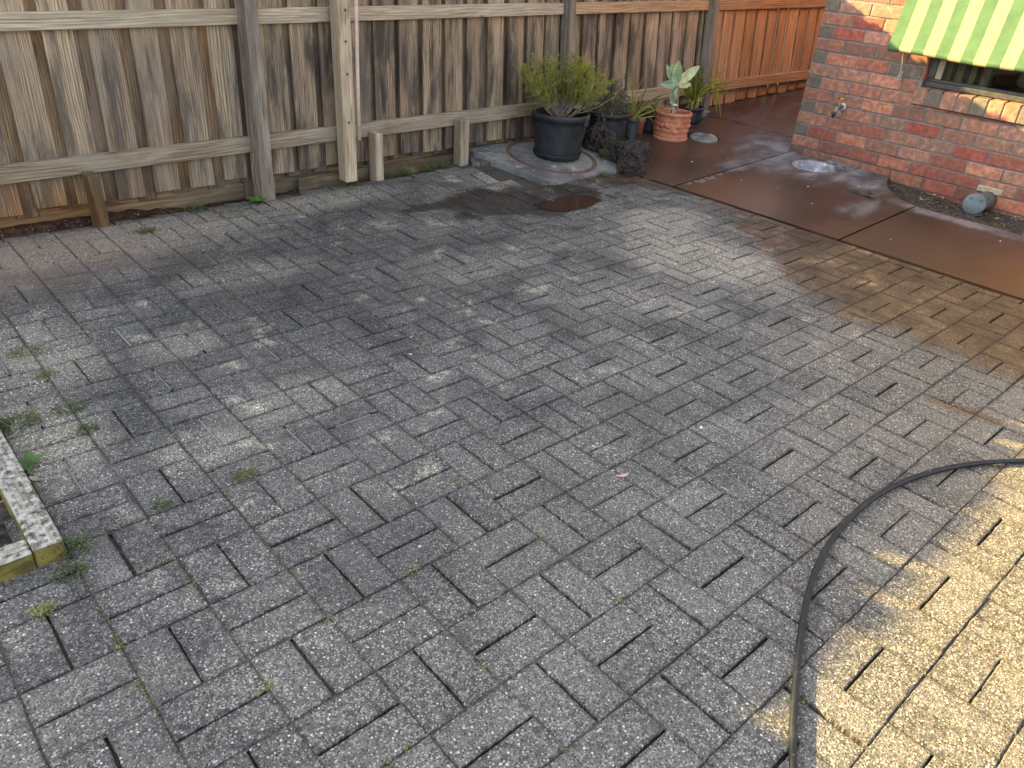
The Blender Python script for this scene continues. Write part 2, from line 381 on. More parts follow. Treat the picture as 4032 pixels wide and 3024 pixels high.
# --- bricks
def brick_material():
    m = Mat('speckled clay brick'); W = m.attr('wc'); R = m.rnd(); P = m.obj()
    U, V, _ = m.sep(W)                                  # distance to the ends and to the beds
    c = m.ramp(R, [(0, (.335, .080, .058)), (.22, (.40, .115, .075)), (.42, (.51, .19, .115)), (.62, (.56, .24, .145)), (.78, (.50, .23, .16)), (.80, (.155, .125, .098)), (1, (.20, .16, .125))])
    n = m.noise(P, 28, 5, .6); nf = m.noise(P, 190, 3); n2 = m.noise(P, 9, 4)
    c = m.mix(m.mr(n, .35, .7), m.mix(1.0, c, (.70, .66, .66), 'MULTIPLY'), m.mix(1.0, c, (1.2, 1.22, 1.22), 'MULTIPLY'))
    c = m.mix(m.math('MULTIPLY', m.mr(nf, .4, .65), .35), c, m.mix(1.0, c, (1.4, 1.45, 1.5), 'MULTIPLY'))
    ed = m.math('ADD', m.math('MINIMUM', U, V), m.math('MULTIPLY', m.math('SUBTRACT', n, .5), .03))
    eg = m.math('MULTIPLY', m.mr(ed, .016, .0), m.mr(m.noise(m.comb(R, R, R), 300, 0), .38, .6, .12, .9))
    c = m.mix(m.math('MULTIPLY', eg, .8), c, (.155, .125, .09))
    d, k = m.vor(m.vm('ADD', P, m.vm('MULTIPLY', m.noise(P, 40, 2, out='Color'), (.02, .02, .02))), 80); k0, k1_, k2_ = m.sep(k)
    sp = m.math('MULTIPLY', m.mr(d, m.mr(k1_, 0, 1, .16, .40), .10), m.math('GREATER_THAN', k0, m.mr(m.noise(P, 11, 2), .38, .65, .985, .78)))
    c = m.mix(m.math('MULTIPLY', sp, .85), c, (.05, .03, .028))
    X, Y, Z = m.sep(P)
    efz = m.math('MULTIPLY', m.math('MULTIPLY', m.mr(Z, .50, .12), m.mr(Y, 1.95, 2.35)), m.mr(n2, .36, .62))
    c = m.mix(m.math('MULTIPLY', efz, .50), c, m.mix(.5, m.mix(1.0, c, (.75, .75, .8), 'MULTIPLY'), (.33, .23, .23)))
    low = m.math('MULTIPLY', m.mr(Z, .27, .05), m.mr(n2, .25, .6, .4, 1))
    c = m.mix(m.math('MULTIPLY', low, .45), c, m.mix(1.0, c, (.55, .38, .36), 'MULTIPLY'))
    return m.done(c, .8, m.bump(m.math('ADD', m.math('MULTIPLY', nf, .6), m.math('SUBTRACT', n, sp)), .0025, .8), .3)
def mortar_material():
    m = Mat('grey mortar'); P = m.obj(); n = m.noise(P, 120, 4); n2 = m.noise(P, 8, 3); Z = m.sep(P)[2]
    c = m.mix(m.mr(n, .3, .7), (.16, .145, .132), (.27, .245, .225)); c = m.mix(m.mr(n2, .5, .7), c, (.12, .11, .105))
    c = m.mix(m.math('MULTIPLY', m.mr(Z, .30, .06), .7), c, (.075, .062, .058))
    return m.done(c, .95, m.bump(n, .004))

# --- wet stained concrete path
def path_material():
    m = Mat('brown stained wet concrete'); P = m.obj(); xy = m.vm('MULTIPLY', P, (1, 1, 0)); X, Y, Z = m.sep(P)
    n1 = m.noise(xy, 1.6, 5, .6, .4); n2 = m.noise(xy, 6, 5, .62); nf = m.noise(xy, 130, 3); 
    strk = m.noise(m.vm('MULTIPLY', xy, (1.2, 7, 1)), 1.6, 5, .62, .6)
    c = m.mix(m.mr(n1, .32, .66), (.036, .0205, .0150), (.064, .036, .0255))
    c = m.mix(m.mr(nf, .3, .75), m.mix(1.0, c, (.8, .8, .8), 'MULTIPLY'), m.mix(1.0, c, (1.25, 1.25, 1.25), 'MULTIPLY'))
    orange = m.math('MULTIPLY', m.blob(xy, 4.32, 2.62, .28, .34, n2, .7, .6), .7)
    orange = m.math('MAXIMUM', orange, m.math('MULTIPLY', m.blob(xy, 4.30, .75, .5, .5, n2, .6, .7), .55))
    c = m.mix(orange, c, (.095, .045, .020))
    # dried pale bloom near the gully and tap, and faint drying streaks
    dry = m.math('MULTIPLY', m.blob(xy, 5.46, 2.62, .34, .46, strk, 1.3, .7), .95)
    dry = m.math('MAXIMUM', dry, m.math('MULTIPLY', m.blob(xy, 5.62, 3.05, .20, .2, strk, 1.0, .6), .8))
    dry = m.math('MAXIMUM', dry, m.math('MULTIPLY', m.blob(xy, 5.15, 2.98, .35, .10, strk, 1.0, .4, .03), .5))
    dry = m.math('MAXIMUM', dry, m.math('MULTIPLY', m.blob(xy, 4.80, 1.98, .18, .10, strk, 1.3, .6), .45))
    dry = m.math('MAXIMUM', dry, m.math('MULTIPLY', m.blob(xy, 5.08, 1.45, .10, .5, strk, .8, .4), .6))
    dry = m.math('MAXIMUM', dry, m.math('MULTIPLY', m.blob(xy, 5.36, 2.25, .30, .13, strk, 1.2, .6, .55), .85))
    dc = m.mix(m.mr(n2, .35, .65), (.085, .070, .070), (.25, .232, .238))
    half = m.math('MULTIPLY', m.mr(strk, .50, .72), m.mr(X, 4.5, 5.2, .12, .45))
    c = m.mix(half, c, (.092, .062, .055))
    c = m.mix(dry, c, dc)
    rough = m.mr(m.math('ADD', m.math('ADD', dry, half), m.math('MULTIPLY', n2, .35)), .1, .9, .30, .80)
    h = m.math('ADD', m.math('MULTIPLY', nf, .5), n2)
    return m.done(c, rough, m.bump(h, .0012, .45), .5)
def soil_material(name, a, b, sc=45):
    m = Mat(name); P = m.obj(); n = m.noise(P, sc, 6, .7); n2 = m.noise(P, 6, 4); d, k = m.vor(P, 80)
    c = m.mix(m.mr(n, .35, .68), a, b); c = m.mix(m.math('MULTIPLY', m.math('GREATER_THAN', m.sep(k)[0], .8), m.mr(d, .4, .2)), c, m.mix(.5, b, (.3, .26, .2)))
    c = m.mix(m.mr(n2, .55, .7), c, m.mix(1.0, c, (.55, .5, .45), 'MULTIPLY'))
    return m.done(c, .95, m.bump(n, .012, 1), .2)
def leafmat(name, a, b, trans=.3, rough=.5, extra=None):
    m = Mat(name); R = m.rnd(); P = m.obj(); n = m.noise(P, 25, 3)
    c = m.mix(R, a, b)
    if extra: c = m.mix(m.math('GREATER_THAN', R, extra[0]), c, extra[1])
    c = m.mix(m.mr(n, .35, .65), m.mix(1.0, c, (.75, .75, .75), 'MULTIPLY'), m.mix(1.0, c, (1.2, 1.2, 1.1), 'MULTIPLY'))
    m.done(c, rough, None, .4)
    t = m.N('ShaderNodeBsdfTranslucent'); m.set(t.inputs[0], m.mix(1.0, c, (1.15, 1.2, .6), 'MULTIPLY'))
    x = m.N('ShaderNodeMixShader'); m.set(x.inputs[0], trans); m.nt.links.new(m.b.outputs[0], x.inputs[1]); m.nt.links.new(t.outputs[0], x.inputs[2]); m.nt.links.new(x.outputs[0], m.out.inputs[0])
    return m.m
def rock_material():
    m = Mat('dark vesicular basalt'); P = m.obj(); n = m.noise(P, 24, 6, .68); nf = m.noise(P, 120, 4); d, k = m.vor(P, 110)
    c = m.mix(m.mr(n, .35, .68), (.022, .019, .019), (.085, .068, .058)); c = m.mix(m.mr(m.noise(P, 55, 4), .62, .72), c, (.24, .22, .19))
    c = m.mix(m.mr(d, .28, .12), c, (.01, .009, .009)); c = m.mix(m.math('MULTIPLY', m.mr(m.noise(P, 7, 3), .52, .66), .5), c, (.10, .082, .03))
    h = m.math('ADD', n, m.math('ADD', m.math('MULTIPLY', nf, .5), m.mr(d, .0, .4)))
    return m.done(c, .9, m.bump(h, .012, 1), .25)
def pad_material():
    m = Mat('old grey concrete'); P = m.obj(); n = m.noise(P, 5, 6, .65); nf = m.noise(P, 120, 4)
    c = m.mix(m.mr(n, .35, .66), (.115, .118, .115), (.285, .28, .265)); c = m.mix(m.mr(nf, .35, .7), m.mix(1.0, c, (.7, .7, .7), 'MULTIPLY'), c)
    c = m.mix(m.mr(m.noise(P, 17, 5), .58, .7), c, (.35, .345, .33))
    return m.done(c, .92, m.bump(m.math('ADD', n, nf), .004), .3)
def canvas_material(y0, w):
    m = Mat('striped awning canvas'); P = m.attr('wc'); U, V, _ = m.sep(P); n = m.noise(m.obj(), 12, 4); wv = m.noise(m.obj(), 500, 2)
    st = m.math('GREATER_THAN', m.math('FRACT', m.math('DIVIDE', U, 2 * w)), .5)
    c = m.mix(st, (.14, .25, .125), (.74, .55, .27))
    c = m.mix(m.mr(n, .4, .7), c, m.mix(1.0, c, (.82, .82, .82), 'MULTIPLY'))
    m.done(c, .8, m.bump(wv, .0006), .2)
    t = m.N('ShaderNodeBsdfTranslucent'); m.set(t.inputs[0], c)
    x = m.N('ShaderNodeMixShader'); m.set(x.inputs[0], .35); m.nt.links.new(m.b.outputs[0], x.inputs[1]); m.nt.links.new(t.outputs[0], x.inputs[2]); m.nt.links.new(x.outputs[0], m.out.inputs[0])
    return m.m
def glass_material():
    m = Mat('window glass'); m.nt.nodes.remove(m.b)
    t = m.N('ShaderNodeBsdfTransparent'); t.inputs[0].default_value = (.75, .78, .76, 1); g = m.N('ShaderNodeBsdfGlossy'); g.inputs['Roughness'].default_value = .02
    f = m.N('ShaderNodeFresnel'); f.inputs[0].default_value = 1.5; x = m.N('ShaderNodeMixShader')
    m.nt.links.new(f.outputs[0], x.inputs[0]); m.nt.links.new(t.outputs[0], x.inputs[1]); m.nt.links.new(g.outputs[0], x.inputs[2]); m.nt.links.new(x.outputs[0], m.out.inputs[0])
    return m.m
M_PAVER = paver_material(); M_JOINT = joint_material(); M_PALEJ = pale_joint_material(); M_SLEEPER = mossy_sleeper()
M_BRICK = brick_material(); M_MORTAR = mortar_material(); M_PATH = path_material(); M_ROCK = rock_material(); M_PAD = pad_material()
M_SOIL = soil_material('garden soil', (.030, .024, .019), (.115, .095, .075)); M_PIT = soil_material('damp bark soil', (.018, .010, .007), (.085, .045, .025))
M_POTSOIL = soil_material('potting soil', (.012, .010, .009), (.05, .04, .032), 90)
M_BLACKPOT = plain('black plastic pot', (.022, .025, .030), .5, .3, 14, .4); M_GREYPOT = plain('grey plastic pot', (.05, .062, .070), .5, .2, 14)
M_HOSE = None
M_METAL = plain('dull brass tap metal', (.22, .22, .19), .42, .35, 60, .5, metal=.7); M_BRASS = plain('yellow brass', (.75, .50, .10), .3, .2, 60, .5, metal=.9)
M_GALV = plain('galvanised steel', (.48, .46, .42), .4, .25, 50, .5, metal=.6); M_WHITE = plain('white painted flange', (.62, .62, .60), .5, .2, 50)
M_PVC = plain('grey pvc', (.115, .14, .145), .45, .12, 25); M_PVCD = plain('weathered grey pvc', (.12, .125, .108), .6, .3, 30)
M_ROD = plain('pale dowel timber', (.58, .44, .36), .6, .12, 40); M_CORD = plain('cream painted rod', (.70, .60, .36), .5, .1, 40)
M_FRAME = plain('bronze anodised aluminium', (.085, .083, .076), .4, .2, 30, .5, metal=.3); M_GASKET = plain('dark window rubber', (.02, .02, .02), .6, .2, 30)
M_BEIGE = plain('beige window jamb', (.45, .39, .28), .6, .15, 20); M_ROOM = plain('dim room wall', (.10, .085, .07), .9, .2, 4)
M_STEM = plain('woody grey stem', (.22, .18, .14), .8, .3, 60); M_RUST = plain('rusty steel', (.115, .06, .042), .8, .4, 60)

# ================================================================== ground sheets
g = MB()
N = 24
for i in range(N):
    for j in range(N): pass
g.add([(-60, -60, -.13), (60, -60, -.13), (60, 60, -.13), (-60, 60, -.13)], [(0, 1, 2, 3)])
struct('ground', g, M_SOIL)

# ------------------------------------------------------------------ paving (basket weave, pairs of pavers in square cells)
S = .184; X0, Y0 = 1.0311, 1.9254
PAD = [(3.235, 3.95), (3.40, 3.285), (4.03, 3.315), (4.20, 3.50), (4.25, 3.72), (4.15, 3.98)]
PADX = [(3.16, 3.99), (3.375, 3.262), (4.04, 3.295), (4.3, 3.5), (4.4, 4.0)]
pv = MB(); pj = MB()
def paver(mb, x0, x1, y0, y1, dz=None, tilt=None, step=.013, extra=None, th=.03):
    cx, cy = (x0 + x1) / 2, (y0 + y1) / 2; w, h = x1 - x0, y1 - y0
    if w < .012 or h < .012: return
    dz = random.gauss(0, .0009) if dz is None else dz
    e = .05; gx = (zpave(cx + e, cy) - zpave(cx - e, cy)) / (2 * e); gy = (zpave(cx, cy + e) - zpave(cx, cy - e)) / (2 * e)
    tx, ty = tilt if tilt else (random.gauss(0, .006) + gx, random.gauss(0, .006) + gy)
    z0 = zpave(cx, cy) + dz
    out = []
    def edge(ax, ay, bx, by):
        n = max(2, int(math.hypot(bx - ax, by - ay) / step))
        for i in range(n):
            t = i / n; out.append((ax + (bx - ax) * t, ay + (by - ay) * t))
    edge(x0, y0, x1, y0); edge(x1, y0, x1, y1); edge(x1, y1, x0, y1); edge(x0, y1, x0, y0)
    n = len(out); A = []; B = []; Cc = []; WA = []; WB = []
    rx, ry = (w / 2, h / 2)
    for (x, y) in out:
        j = random.gauss(0, .0006); ins = .0014 + abs(random.gauss(0, .0008))
        if random.random() < .03: ins += ru(.001, .0045)
        ox = (x - cx) / rx * (rx + j) + cx; oy = (y - cy) / ry * (ry + j) + cy
        ix = cx + math.copysign(min(abs(ox - cx), rx - ins), ox - cx); iy = cy + math.copysign(min(abs(oy - cy), ry - ins), oy - cy)
        zt = lambda px, py, d: z0 + d + tx * (px - cx) + ty * (py - cy)
        A.append((ix, iy, zt(ix, iy, 0))); B.append((ox, oy, zt(ox, oy, -.0020))); Cc.append((ox, oy, zt(ox, oy, -th)))
    D = [(cx + (a[0] - cx) * .84, cy + (a[1] - cy) * .72 if h < w else cy + (a[1] - cy) * .84, a[2] + .0003) for a in A] if False else None
    k = .012
    IN = [(cx + math.copysign(max(0, min(abs(a[0] - cx), rx - k)), a[0] - cx), cy + math.copysign(max(0, min(abs(a[1] - cy), ry - k)), a[1] - cy), a[2]) for a in A]
    IN = [(p[0], p[1], zt(p[0], p[1], .0002)) for p in IN]
    V = A + B + Cc + IN
    def ed(p): return (rx - abs(p[0] - cx), ry - abs(p[1] - cy), 0)
    Wc = [ed(p) for p in V]
    F = []
    for i in range(n):
        q = (i + 1) % n
        F.append((i, 3 * n + i, 3 * n + q, q)[::-1] if False else (i, q, 3 * n + q, 3 * n + i))
        F.append((n + i, n + q, q, i)); F.append((2 * n + i, 2 * n + q, n + q, n + i))
    F.append(tuple(range(3 * n, 4 * n)))
    # the inner quads collapse at the corners: drop the doubled points
    F2 = []
    for f in F:
        s2 = []
        for q in f:
            if not s2 or V[q] != V[s2[-1]]: s2.append(q)
        if len(s2) > 2 and V[s2[0]] == V[s2[-1]]: s2.pop()
        if len(s2) > 2: F2.append(tuple(s2))
    mb.add(V, F2, random.random(), Wc)
YMAX = 3.828; XMAX = 4.133
cells = []
for i in range(-14, 18):
    for j in range(-11, 17):
        cx, cy = X0 + i * S, Y0 - j * S; hw = S / 2 - .0014; gp = .0028 + ru(-.0010, .0009)
        vert = (i + j) % 2 == 0
        pr = []
        for sgn in (-1, 1):
            if vert: b = (cx - hw, cx - gp, cy - hw, cy + hw) if sgn < 0 else (cx + gp, cx + hw, cy - hw, cy + hw)
            else: b = (cx - hw, cx + hw, cy - hw, cy - gp) if sgn < 0 else (cx - hw, cx + hw, cy + gp, cy + hw)
            dx, dy = random.gauss(0, .0008), random.gauss(0, .0008)
            b = (b[0] + dx, b[1] + dx, b[2] + dy, b[3] + dy)
            ym = YMAX - .05 * sst(1.9, 2.9, cx)
            b = (b[0], min(b[1], XMAX), b[2], min(b[3], ym))
            mx, my = (b[0] + b[1]) / 2, (b[2] + b[3]) / 2
            if b[0] >= b[1] or b[2] >= b[3]: continue
            if in_poly(mx, my, PADX) : continue
            if any(in_poly(px, py, PADX) for px in b[:2] for py in b[2:]) and cy > 3.35: continue
            # planter box at the left cuts the paving
            if b[1] < .20 and 1.66 < my < 3.4:
                continue
            if b[0] < .20 < b[1] and 1.69 < my < 3.3 and b[2] > 1.66: b = (.205, b[1], b[2], b[3])
            paver(pv, *b)
            pr.append(b)
        if len(pr) == 2 and cx < 1.35 and cy > 1.7 and random.random() < .75: cells.append((cx, cy, vert, hw, gp))
# outermost row by the fence: cut pavers rolled outwards
x = -2.2
while x < 1.95:
    w = .088 + ru(-.004, .006); t = -.16 if x < 1.3 else -.05
    paver(pv, x, x + w, 3.834, 3.90 + ru(-.006, .006), dz=-.006 + ru(-.003, .003), tilt=(ru(-.03, .03), t + ru(-.04, .04)))
    x += w + .004
# loose stretcher courses pushed up against the pad
for r in range(3):
    x = 2.0 + r * .05
    while x < 3.15:
        w = .178; y0 = 3.785 + r * .089 - .03 * sst(2, 3, x)
        if y0 < 3.80 and not in_poly(x + w, y0 + .04, PADX): paver(pv, x, x + w, y0, y0 + .086, tilt=(ru(-.02, .02), ru(-.02, .03)))
        x += w + .004
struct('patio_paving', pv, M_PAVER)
# joint bed and grime-filled joints
Q = []
nx, ny = 70, 60
gv = [(-2.6 + 6.74 * a / nx, -1.3 + 5.2 * b / ny) for b in range(ny + 1) for a in range(nx + 1)]
pj.add([(x, y, zpave(x, y) - .0125) for x, y in gv], [(b * (nx + 1) + a, b * (nx + 1) + a + 1, (b + 1) * (nx + 1) + a + 1, (b + 1) * (nx + 1) + a) for b in range(ny) for a in range(nx)])
for i in range(-14, 19):
    x = X0 + (i - .5) * S; ys = [-1.3 + .1 * q for q in range(49)]; V = []
    for y in ys: V += [(x - .004, y, zpave(x, y) - .0030 + .0008 * math.sin(y * 9 + i)), (x + .004, y, zpave(x, y) - .0030 + .0008 * math.sin(y * 9 + i))]
    V = [v for v in V if v[1] < 3.75]; n = len(V) // 2
    if x < 4.12: pj.add(V, [(2 * q, 2 * q + 1, 2 * q + 3, 2 * q + 2) for q in range(n - 1)])
for j in range(-10, 18):
    y = Y0 - (j - .5) * S
    if y > 3.75: continue
    xs = [-2.0 + .1 * q for q in range(61)]; V = []
    for x in xs: V += [(x, y + .004, zpave(x, y) - .0036 + .0008 * math.sin(x * 9 + j)), (x, y - .004, zpave(x, y) - .0036 + .0008 * math.sin(x * 9 + j))]
    n = len(V) // 2; pj.add(V, [(2 * q, 2 * q + 1, 2 * q + 3, 2 * q + 2) for q in range(n - 1)])
struct('paving_joints', pj, M_JOINT)
pl = MB()
for (cx, cy, vert, hw, gp) in cells:
    L = hw - ru(.004, .03); z = -.0028 + ru(-.0015, .0008); a = .0034
    if vert: pl.add([(cx - a, cy - L, z), (cx + a, cy - L, z), (cx + a, cy + L, z), (cx - a, cy + L, z)], [(0, 1, 2, 3)])
    else: pl.add([(cx - L, cy - a, z - .0012), (cx + L, cy - a, z - .0012), (cx + L, cy + a, z - .0012), (cx - L, cy + a, z - .0012)], [(0, 1, 2, 3)])
struct('joint_sand', pl, M_PALEJ)

# ------------------------------------------------------------------ concrete path
def sheet(mb, poly, holes, zf, step=.06, th=.09, rim=None):
    P = []
    def dens(pl_):
        o = []
        for a in range(len(pl_)):
            p, q = pl_[a], pl_[(a + 1) % len(pl_)]; n = max(1, int(math.hypot(q[0] - p[0], q[1] - p[1]) / step))
            o += [(p[0] + (q[0] - p[0]) * t / n, p[1] + (q[1] - p[1]) * t / n) for t in range(n)]
        return o
    O = dens(poly); H = [dens(h) if len(h) < 20 else h for h in holes]
    E_ = [(i, (i + 1) % len(O)) for i in range(len(O))]; P = list(O)
    for h in H:
        b = len(P); P += h; E_ += [(b + i, b + (i + 1) % len(h)) for i in range(len(h))]
    x0, x1 = min(p[0] for p in O), max(p[0] for p in O); y0, y1 = min(p[1] for p in O), max(p[1] for p in O)
    nb = len(P)
    a = x0 + step
    while a < x1:
        b = y0 + step
        while b < y1:
            q = (a + ru(-.3, .3) * step, b + ru(-.3, .3) * step)
            if in_poly(*q, poly) and not any(in_poly(*q, h) for h in holes) and min((q[0] - r[0]) ** 2 + (q[1] - r[1]) ** 2 for r in P[:nb]) > (step * .5) ** 2: P.append(q)
            b += step
        a += step
    vs, es, fs, _, _, _ = delaunay_2d_cdt([Vector(p) for p in P], E_, [], 0, 1e-6)
    F = []
    for f in fs:
        cx = sum(vs[q][0] for q in f) / len(f); cy = sum(vs[q][1] for q in f) / len(f)
        if in_poly(cx, cy, poly) and not any(in_poly(cx, cy, h) for h in holes):
            A2 = (vs[f[1]] - vs[f[0]]).cross(vs[f[2]] - vs[f[0]])
            F.append(tuple(f) if A2 > 0 else tuple(f)[::-1])
    mb.add([(p[0], p[1], zf(p[0], p[1])) for p in vs], F, .5, None, True)
    for loop in [O] + H:
        n = len(loop); V = [(p[0], p[1], zf(*p)) for p in loop] + [(p[0], p[1], zf(*p) - th) for p in loop]
        ar = sum(loop[i][0] * loop[(i + 1) % n][1] - loop[(i + 1) % n][0] * loop[i][1] for i in range(n))
        sg = (ar > 0) == (loop is O)
        mb.add(V, [((i, n + i, n + (i + 1) % n, (i + 1) % n) if sg else (i, (i + 1) % n, n + (i + 1) % n, n + i)) for i in range(n)], .5)
BAS = (5.385, 2.64); BR = .152
hole = [(BAS[0] + BR * math.cos(a * math.pi / 20), BAS[1] + BR * math.sin(a * math.pi / 20)) for a in range(40)]
COV = (5.211, 3.485); CR = .118
chole = [(COV[0] + CR * math.cos(a * math.pi / 16), COV[1] + CR * math.sin(a * math.pi / 16)) for a in range(32)]
zt = lambda x, y: zpath(x, y) + .004
cp = MB()
sheet(cp, [(4.157, -1.4), (5.10, -1.4), (5.10, 1.14), (5.112, 1.38), (5.095, 1.61), (5.108, 1.768), (4.160, 1.770)], [], zt)
sheet(cp, [(4.160, 1.784), (5.112, 1.782), (5.155, 1.889), (5.237, 1.982), (5.32, 2.05), (5.411, 2.108), (5.50, 2.15), (5.602, 2.178), (5.602, 2.945), (4.160, 2.926)], [hole], zt)
sheet(cp, [(4.158, 2.940), (5.602, 2.959), (5.602, 2.985), (5.945, 2.985), (5.925, 3.16), (5.618, 3.765), (5.42, 3.70), (4.95, 3.75), (4.75, 3.80), (4.5, 3.78), (4.30, 3.60), (4.14, 3.27)], [chole], zt)
sheet(cp, [(5.961, 2.985), (9.2, 2.985), (9.2, 4.25), (5.66, 4.25), (5.634, 3.775), (5.940, 3.165)], [], zt)
struct('concrete_path', cp, M_PATH)
# bed under the slab joints
ub = MB(); ub.add([(x, y, zpath(x, y) - .03) for y in (-1.4, 2.9, 3.4, 4.3) for x in (4.12, 4.6, 5.0)], [(b * 3 + a, b * 3 + a + 1, b * 3 + a + 4, b * 3 + a + 3) for b in range(3) for a in range(2)])
struct('path_base', ub, M_PIT)

# soil beds
def grid(mb, x0, x1, y0, y1, nx, ny, zf, smooth=True):
    mb.add([(x0 + (x1 - x0) * a / nx, y0 + (y1 - y0) * b / ny, zf(x0 + (x1 - x0) * a / nx, y0 + (y1 - y0) * b / ny)) for b in range(ny + 1) for a in range(nx + 1)],
           [(b * (nx + 1) + a, b * (nx + 1) + a + 1, (b + 1) * (nx + 1) + a + 1, (b + 1) * (nx + 1) + a) for b in range(ny) for a in range(nx)], .5, None, smooth)
sb = MB()
grid(sb, 5.02, 5.64, -1.4, 2.22, 40, 200, lambda x, y: .032 - .022 * sst(5.1, 5.4, x) + .012 * sst(5.4, 5.6, x) + .02 * sst(1.7, 2.15, y) + .012 * mnoise.noise((x * 14, y * 14, 0)) + .008 * mnoise.noise((x * 40, y * 40, 3)))
grid(sb, 4.12, 5.72, 3.45, 4.02, 80, 30, lambda x, y: zpath(x, y) - .022 + .012 * mnoise.noise((x * 14, y * 14, 0)) + .02 * sst(3.7, 3.95, y))
struct('garden_soil', sb, M_SOIL)
pit = MB()
grid(pit, -2.4, 4.3, 3.80, 4.06, 240, 16, lambda x, y: -.055 + .060 * sst(3.885, 3.955, y) * sst(1.6, 1.1, x) + .03 * sst(1.25, 1.6, x) + .018 * sst(1.6, 2.6, x) + .02 * sst(2.5, 3.1, x) + .012 * mnoise.noise((x * 16, y * 16, 0)) + .008 * mnoise.noise((x * 50, y * 50, 3)))
struct('fence_soil', pit, M_PIT)
# puddle
pud = MB(); PO = [(3.06, 3.09), (3.24, 3.115), (3.43, 3.11), (3.50, 3.04), (3.49, 2.955), (3.36, 2.905), (3.25, 2.885), (3.14, 2.895), (3.08, 2.93), (3.03, 3.01)]
o = []
for i in range(len(PO)):
    p, q = PO[i], PO[(i + 1) % len(PO)]
    for t in range(6):
        x, y = p[0] + (q[0] - p[0]) * t / 6, p[1] + (q[1] - p[1]) * t / 6
        o.append((x + .012 * mnoise.noise((x * 30, y * 30, 1)), y + .012 * mnoise.noise((x * 30, y * 30, 7)), .0035))
pud.add(o, [tuple(range(len(o)))[::-1]])
mw = Mat('muddy puddle water'); nn = mw.noise(mw.obj(), 9, 3)
struct('puddle', pud, mw.done(mw.mix(nn, (.036, .018, .011), (.055, .027, .016)), .12, None, .4))

# ================================================================== paling fence
FY = 3.97
def lean(x): return .02 + .08 * sst(2.0, 4.5, x)
def lf(p): return Vector((p.x, p.y + lean(p.x) * (p.z - .4), p.z))
def ptop(x): return .07 + .0235 * x
fence = thing('paling_fence', (0, FY, 0), 'long weathered timber paling fence with two rails along the back of the patio', 'fence')
bays = [(-2.4, -.62), (-.54, 1.772), (1.842, 4.055), (4.115, 5.69), (5.76, 9.2)]
for bi, (xa, xb) in enumerate(bays):
    new = bi == 4
    pan = MB(); pitch = .178 if bi < 2 else .170; fwid = .126 if bi < 2 else .134
    x = xa + {0: .02, 1: .030, 2: .045, 3: .004, 4: .03}[bi]
    while x < xb - .03:
        fwd = fwid + ru(-.006, .006); x1 = min(x + fwd, xb - .002); ty = ru(-.002, .002)
        z0 = (ptop(x) - .012 + ru(-.012, .008)) if bi < 3 else (.18 if bi == 3 else .206 + .05 * (x - 5.92) + ru(-.008, .008))
        top = 1.615 - .022 * sst(-.7, .8, x) + .016 * max(0, x - .8) + ru(-.014, .014); tw = ru(-.006, .006)
        def wob(p, x=x, tw=tw): return lf(Vector((p.x, p.y + tw * (p.x - x) / .13, p.z)))
        pan.box((x, FY - .007 + ty, z0), (x1, FY + .011 + ty, top), .0018, 2, rnd=ru(0, .45), fn=wob)
        ov = .022 if bi < 2 else .036; bx0, bx1 = x + fwd - ov, min(x + pitch + ov * .6, xb); yb = FY + (.030 if bi < 2 else .0235)
        if bx1 > bx0 + .03: pan.box((bx0, yb, z0 - .03), (bx1, yb + .012, top + ru(-.03, .02)), .0018, 2, rnd=ru(.8, 1), fn=lf)  # gap shade between the front boards put into the back boards' tone
        x += pitch
    # a sliver of board where the bay starts
    pan.box((xa + .001, FY + .0305, ptop(xa) + .01 if bi < 3 else .2), (xa + .05, FY + .0415, 1.58), .0018, 2, rnd=.8, fn=lf)
    if bi < 4: pan.box((xb - .03, FY + .0125, .12 if bi > 1 else -.05), (bays[bi + 1][0] + .03, FY + .0285, 1.6 + .01 * xb), .0018, 2, rnd=.9, fn=lf)
    pan.build('paling_panel', T_NEW if new else T_OLD, fence)
    sl = lambda p: lf(Vector((p.x, p.y, p.z + .0206 * p.x)))
    sl2 = lambda p: lf(Vector((p.x, p.y, p.z + .0222 * p.x)))
    ra = MB(); ra.box((xa, FY - .043, .283 - .0795), (xb, FY - .0065, .283), .003, 0, fn=sl); ra.build('lower_rail', T_NRAIL if new else T_RAIL, fence)
    ra = MB(); ra.box((xa, FY - .043, .810), (xb, FY - .0065, .880), .003, 0, fn=sl2); ra.build('upper_rail', T_NRAIL if bi >= 3 else T_RAIL, fence)
    if new:
        pb = MB(); pb.box((xa, FY + .0425, -.1), (xb, FY + .062, .035), .003, 0, fn=lambda p: lf(Vector((p.x, p.y, p.z + (.225 + .05 * (p.x - 5.92) if p.z > -.06 else 0))))); pb.build('plinth_board', T_PLINTH, fence)  # hidden board added to block sun leaking under the last bay
    if bi < 4:
        pb = MB(); pb.box((xa, FY + .0425, -.14), (xb, FY + .062, .035), .003, 0, fn=lambda p: lf(Vector((p.x, p.y, p.z + (ptop(p.x) if p.z > -.06 else 0)))))
        if bi == 2: pb.box((xa + .2, FY - .0145, -.12), (xb - .4, FY - .0055, -.055), .003, 0, fn=lambda p: lf(Vector((p.x, p.y, p.z + (ptop(p.x) if p.z > -.09 else 0)))))
        pb.build('plinth_board', T_PLINTH, fence)
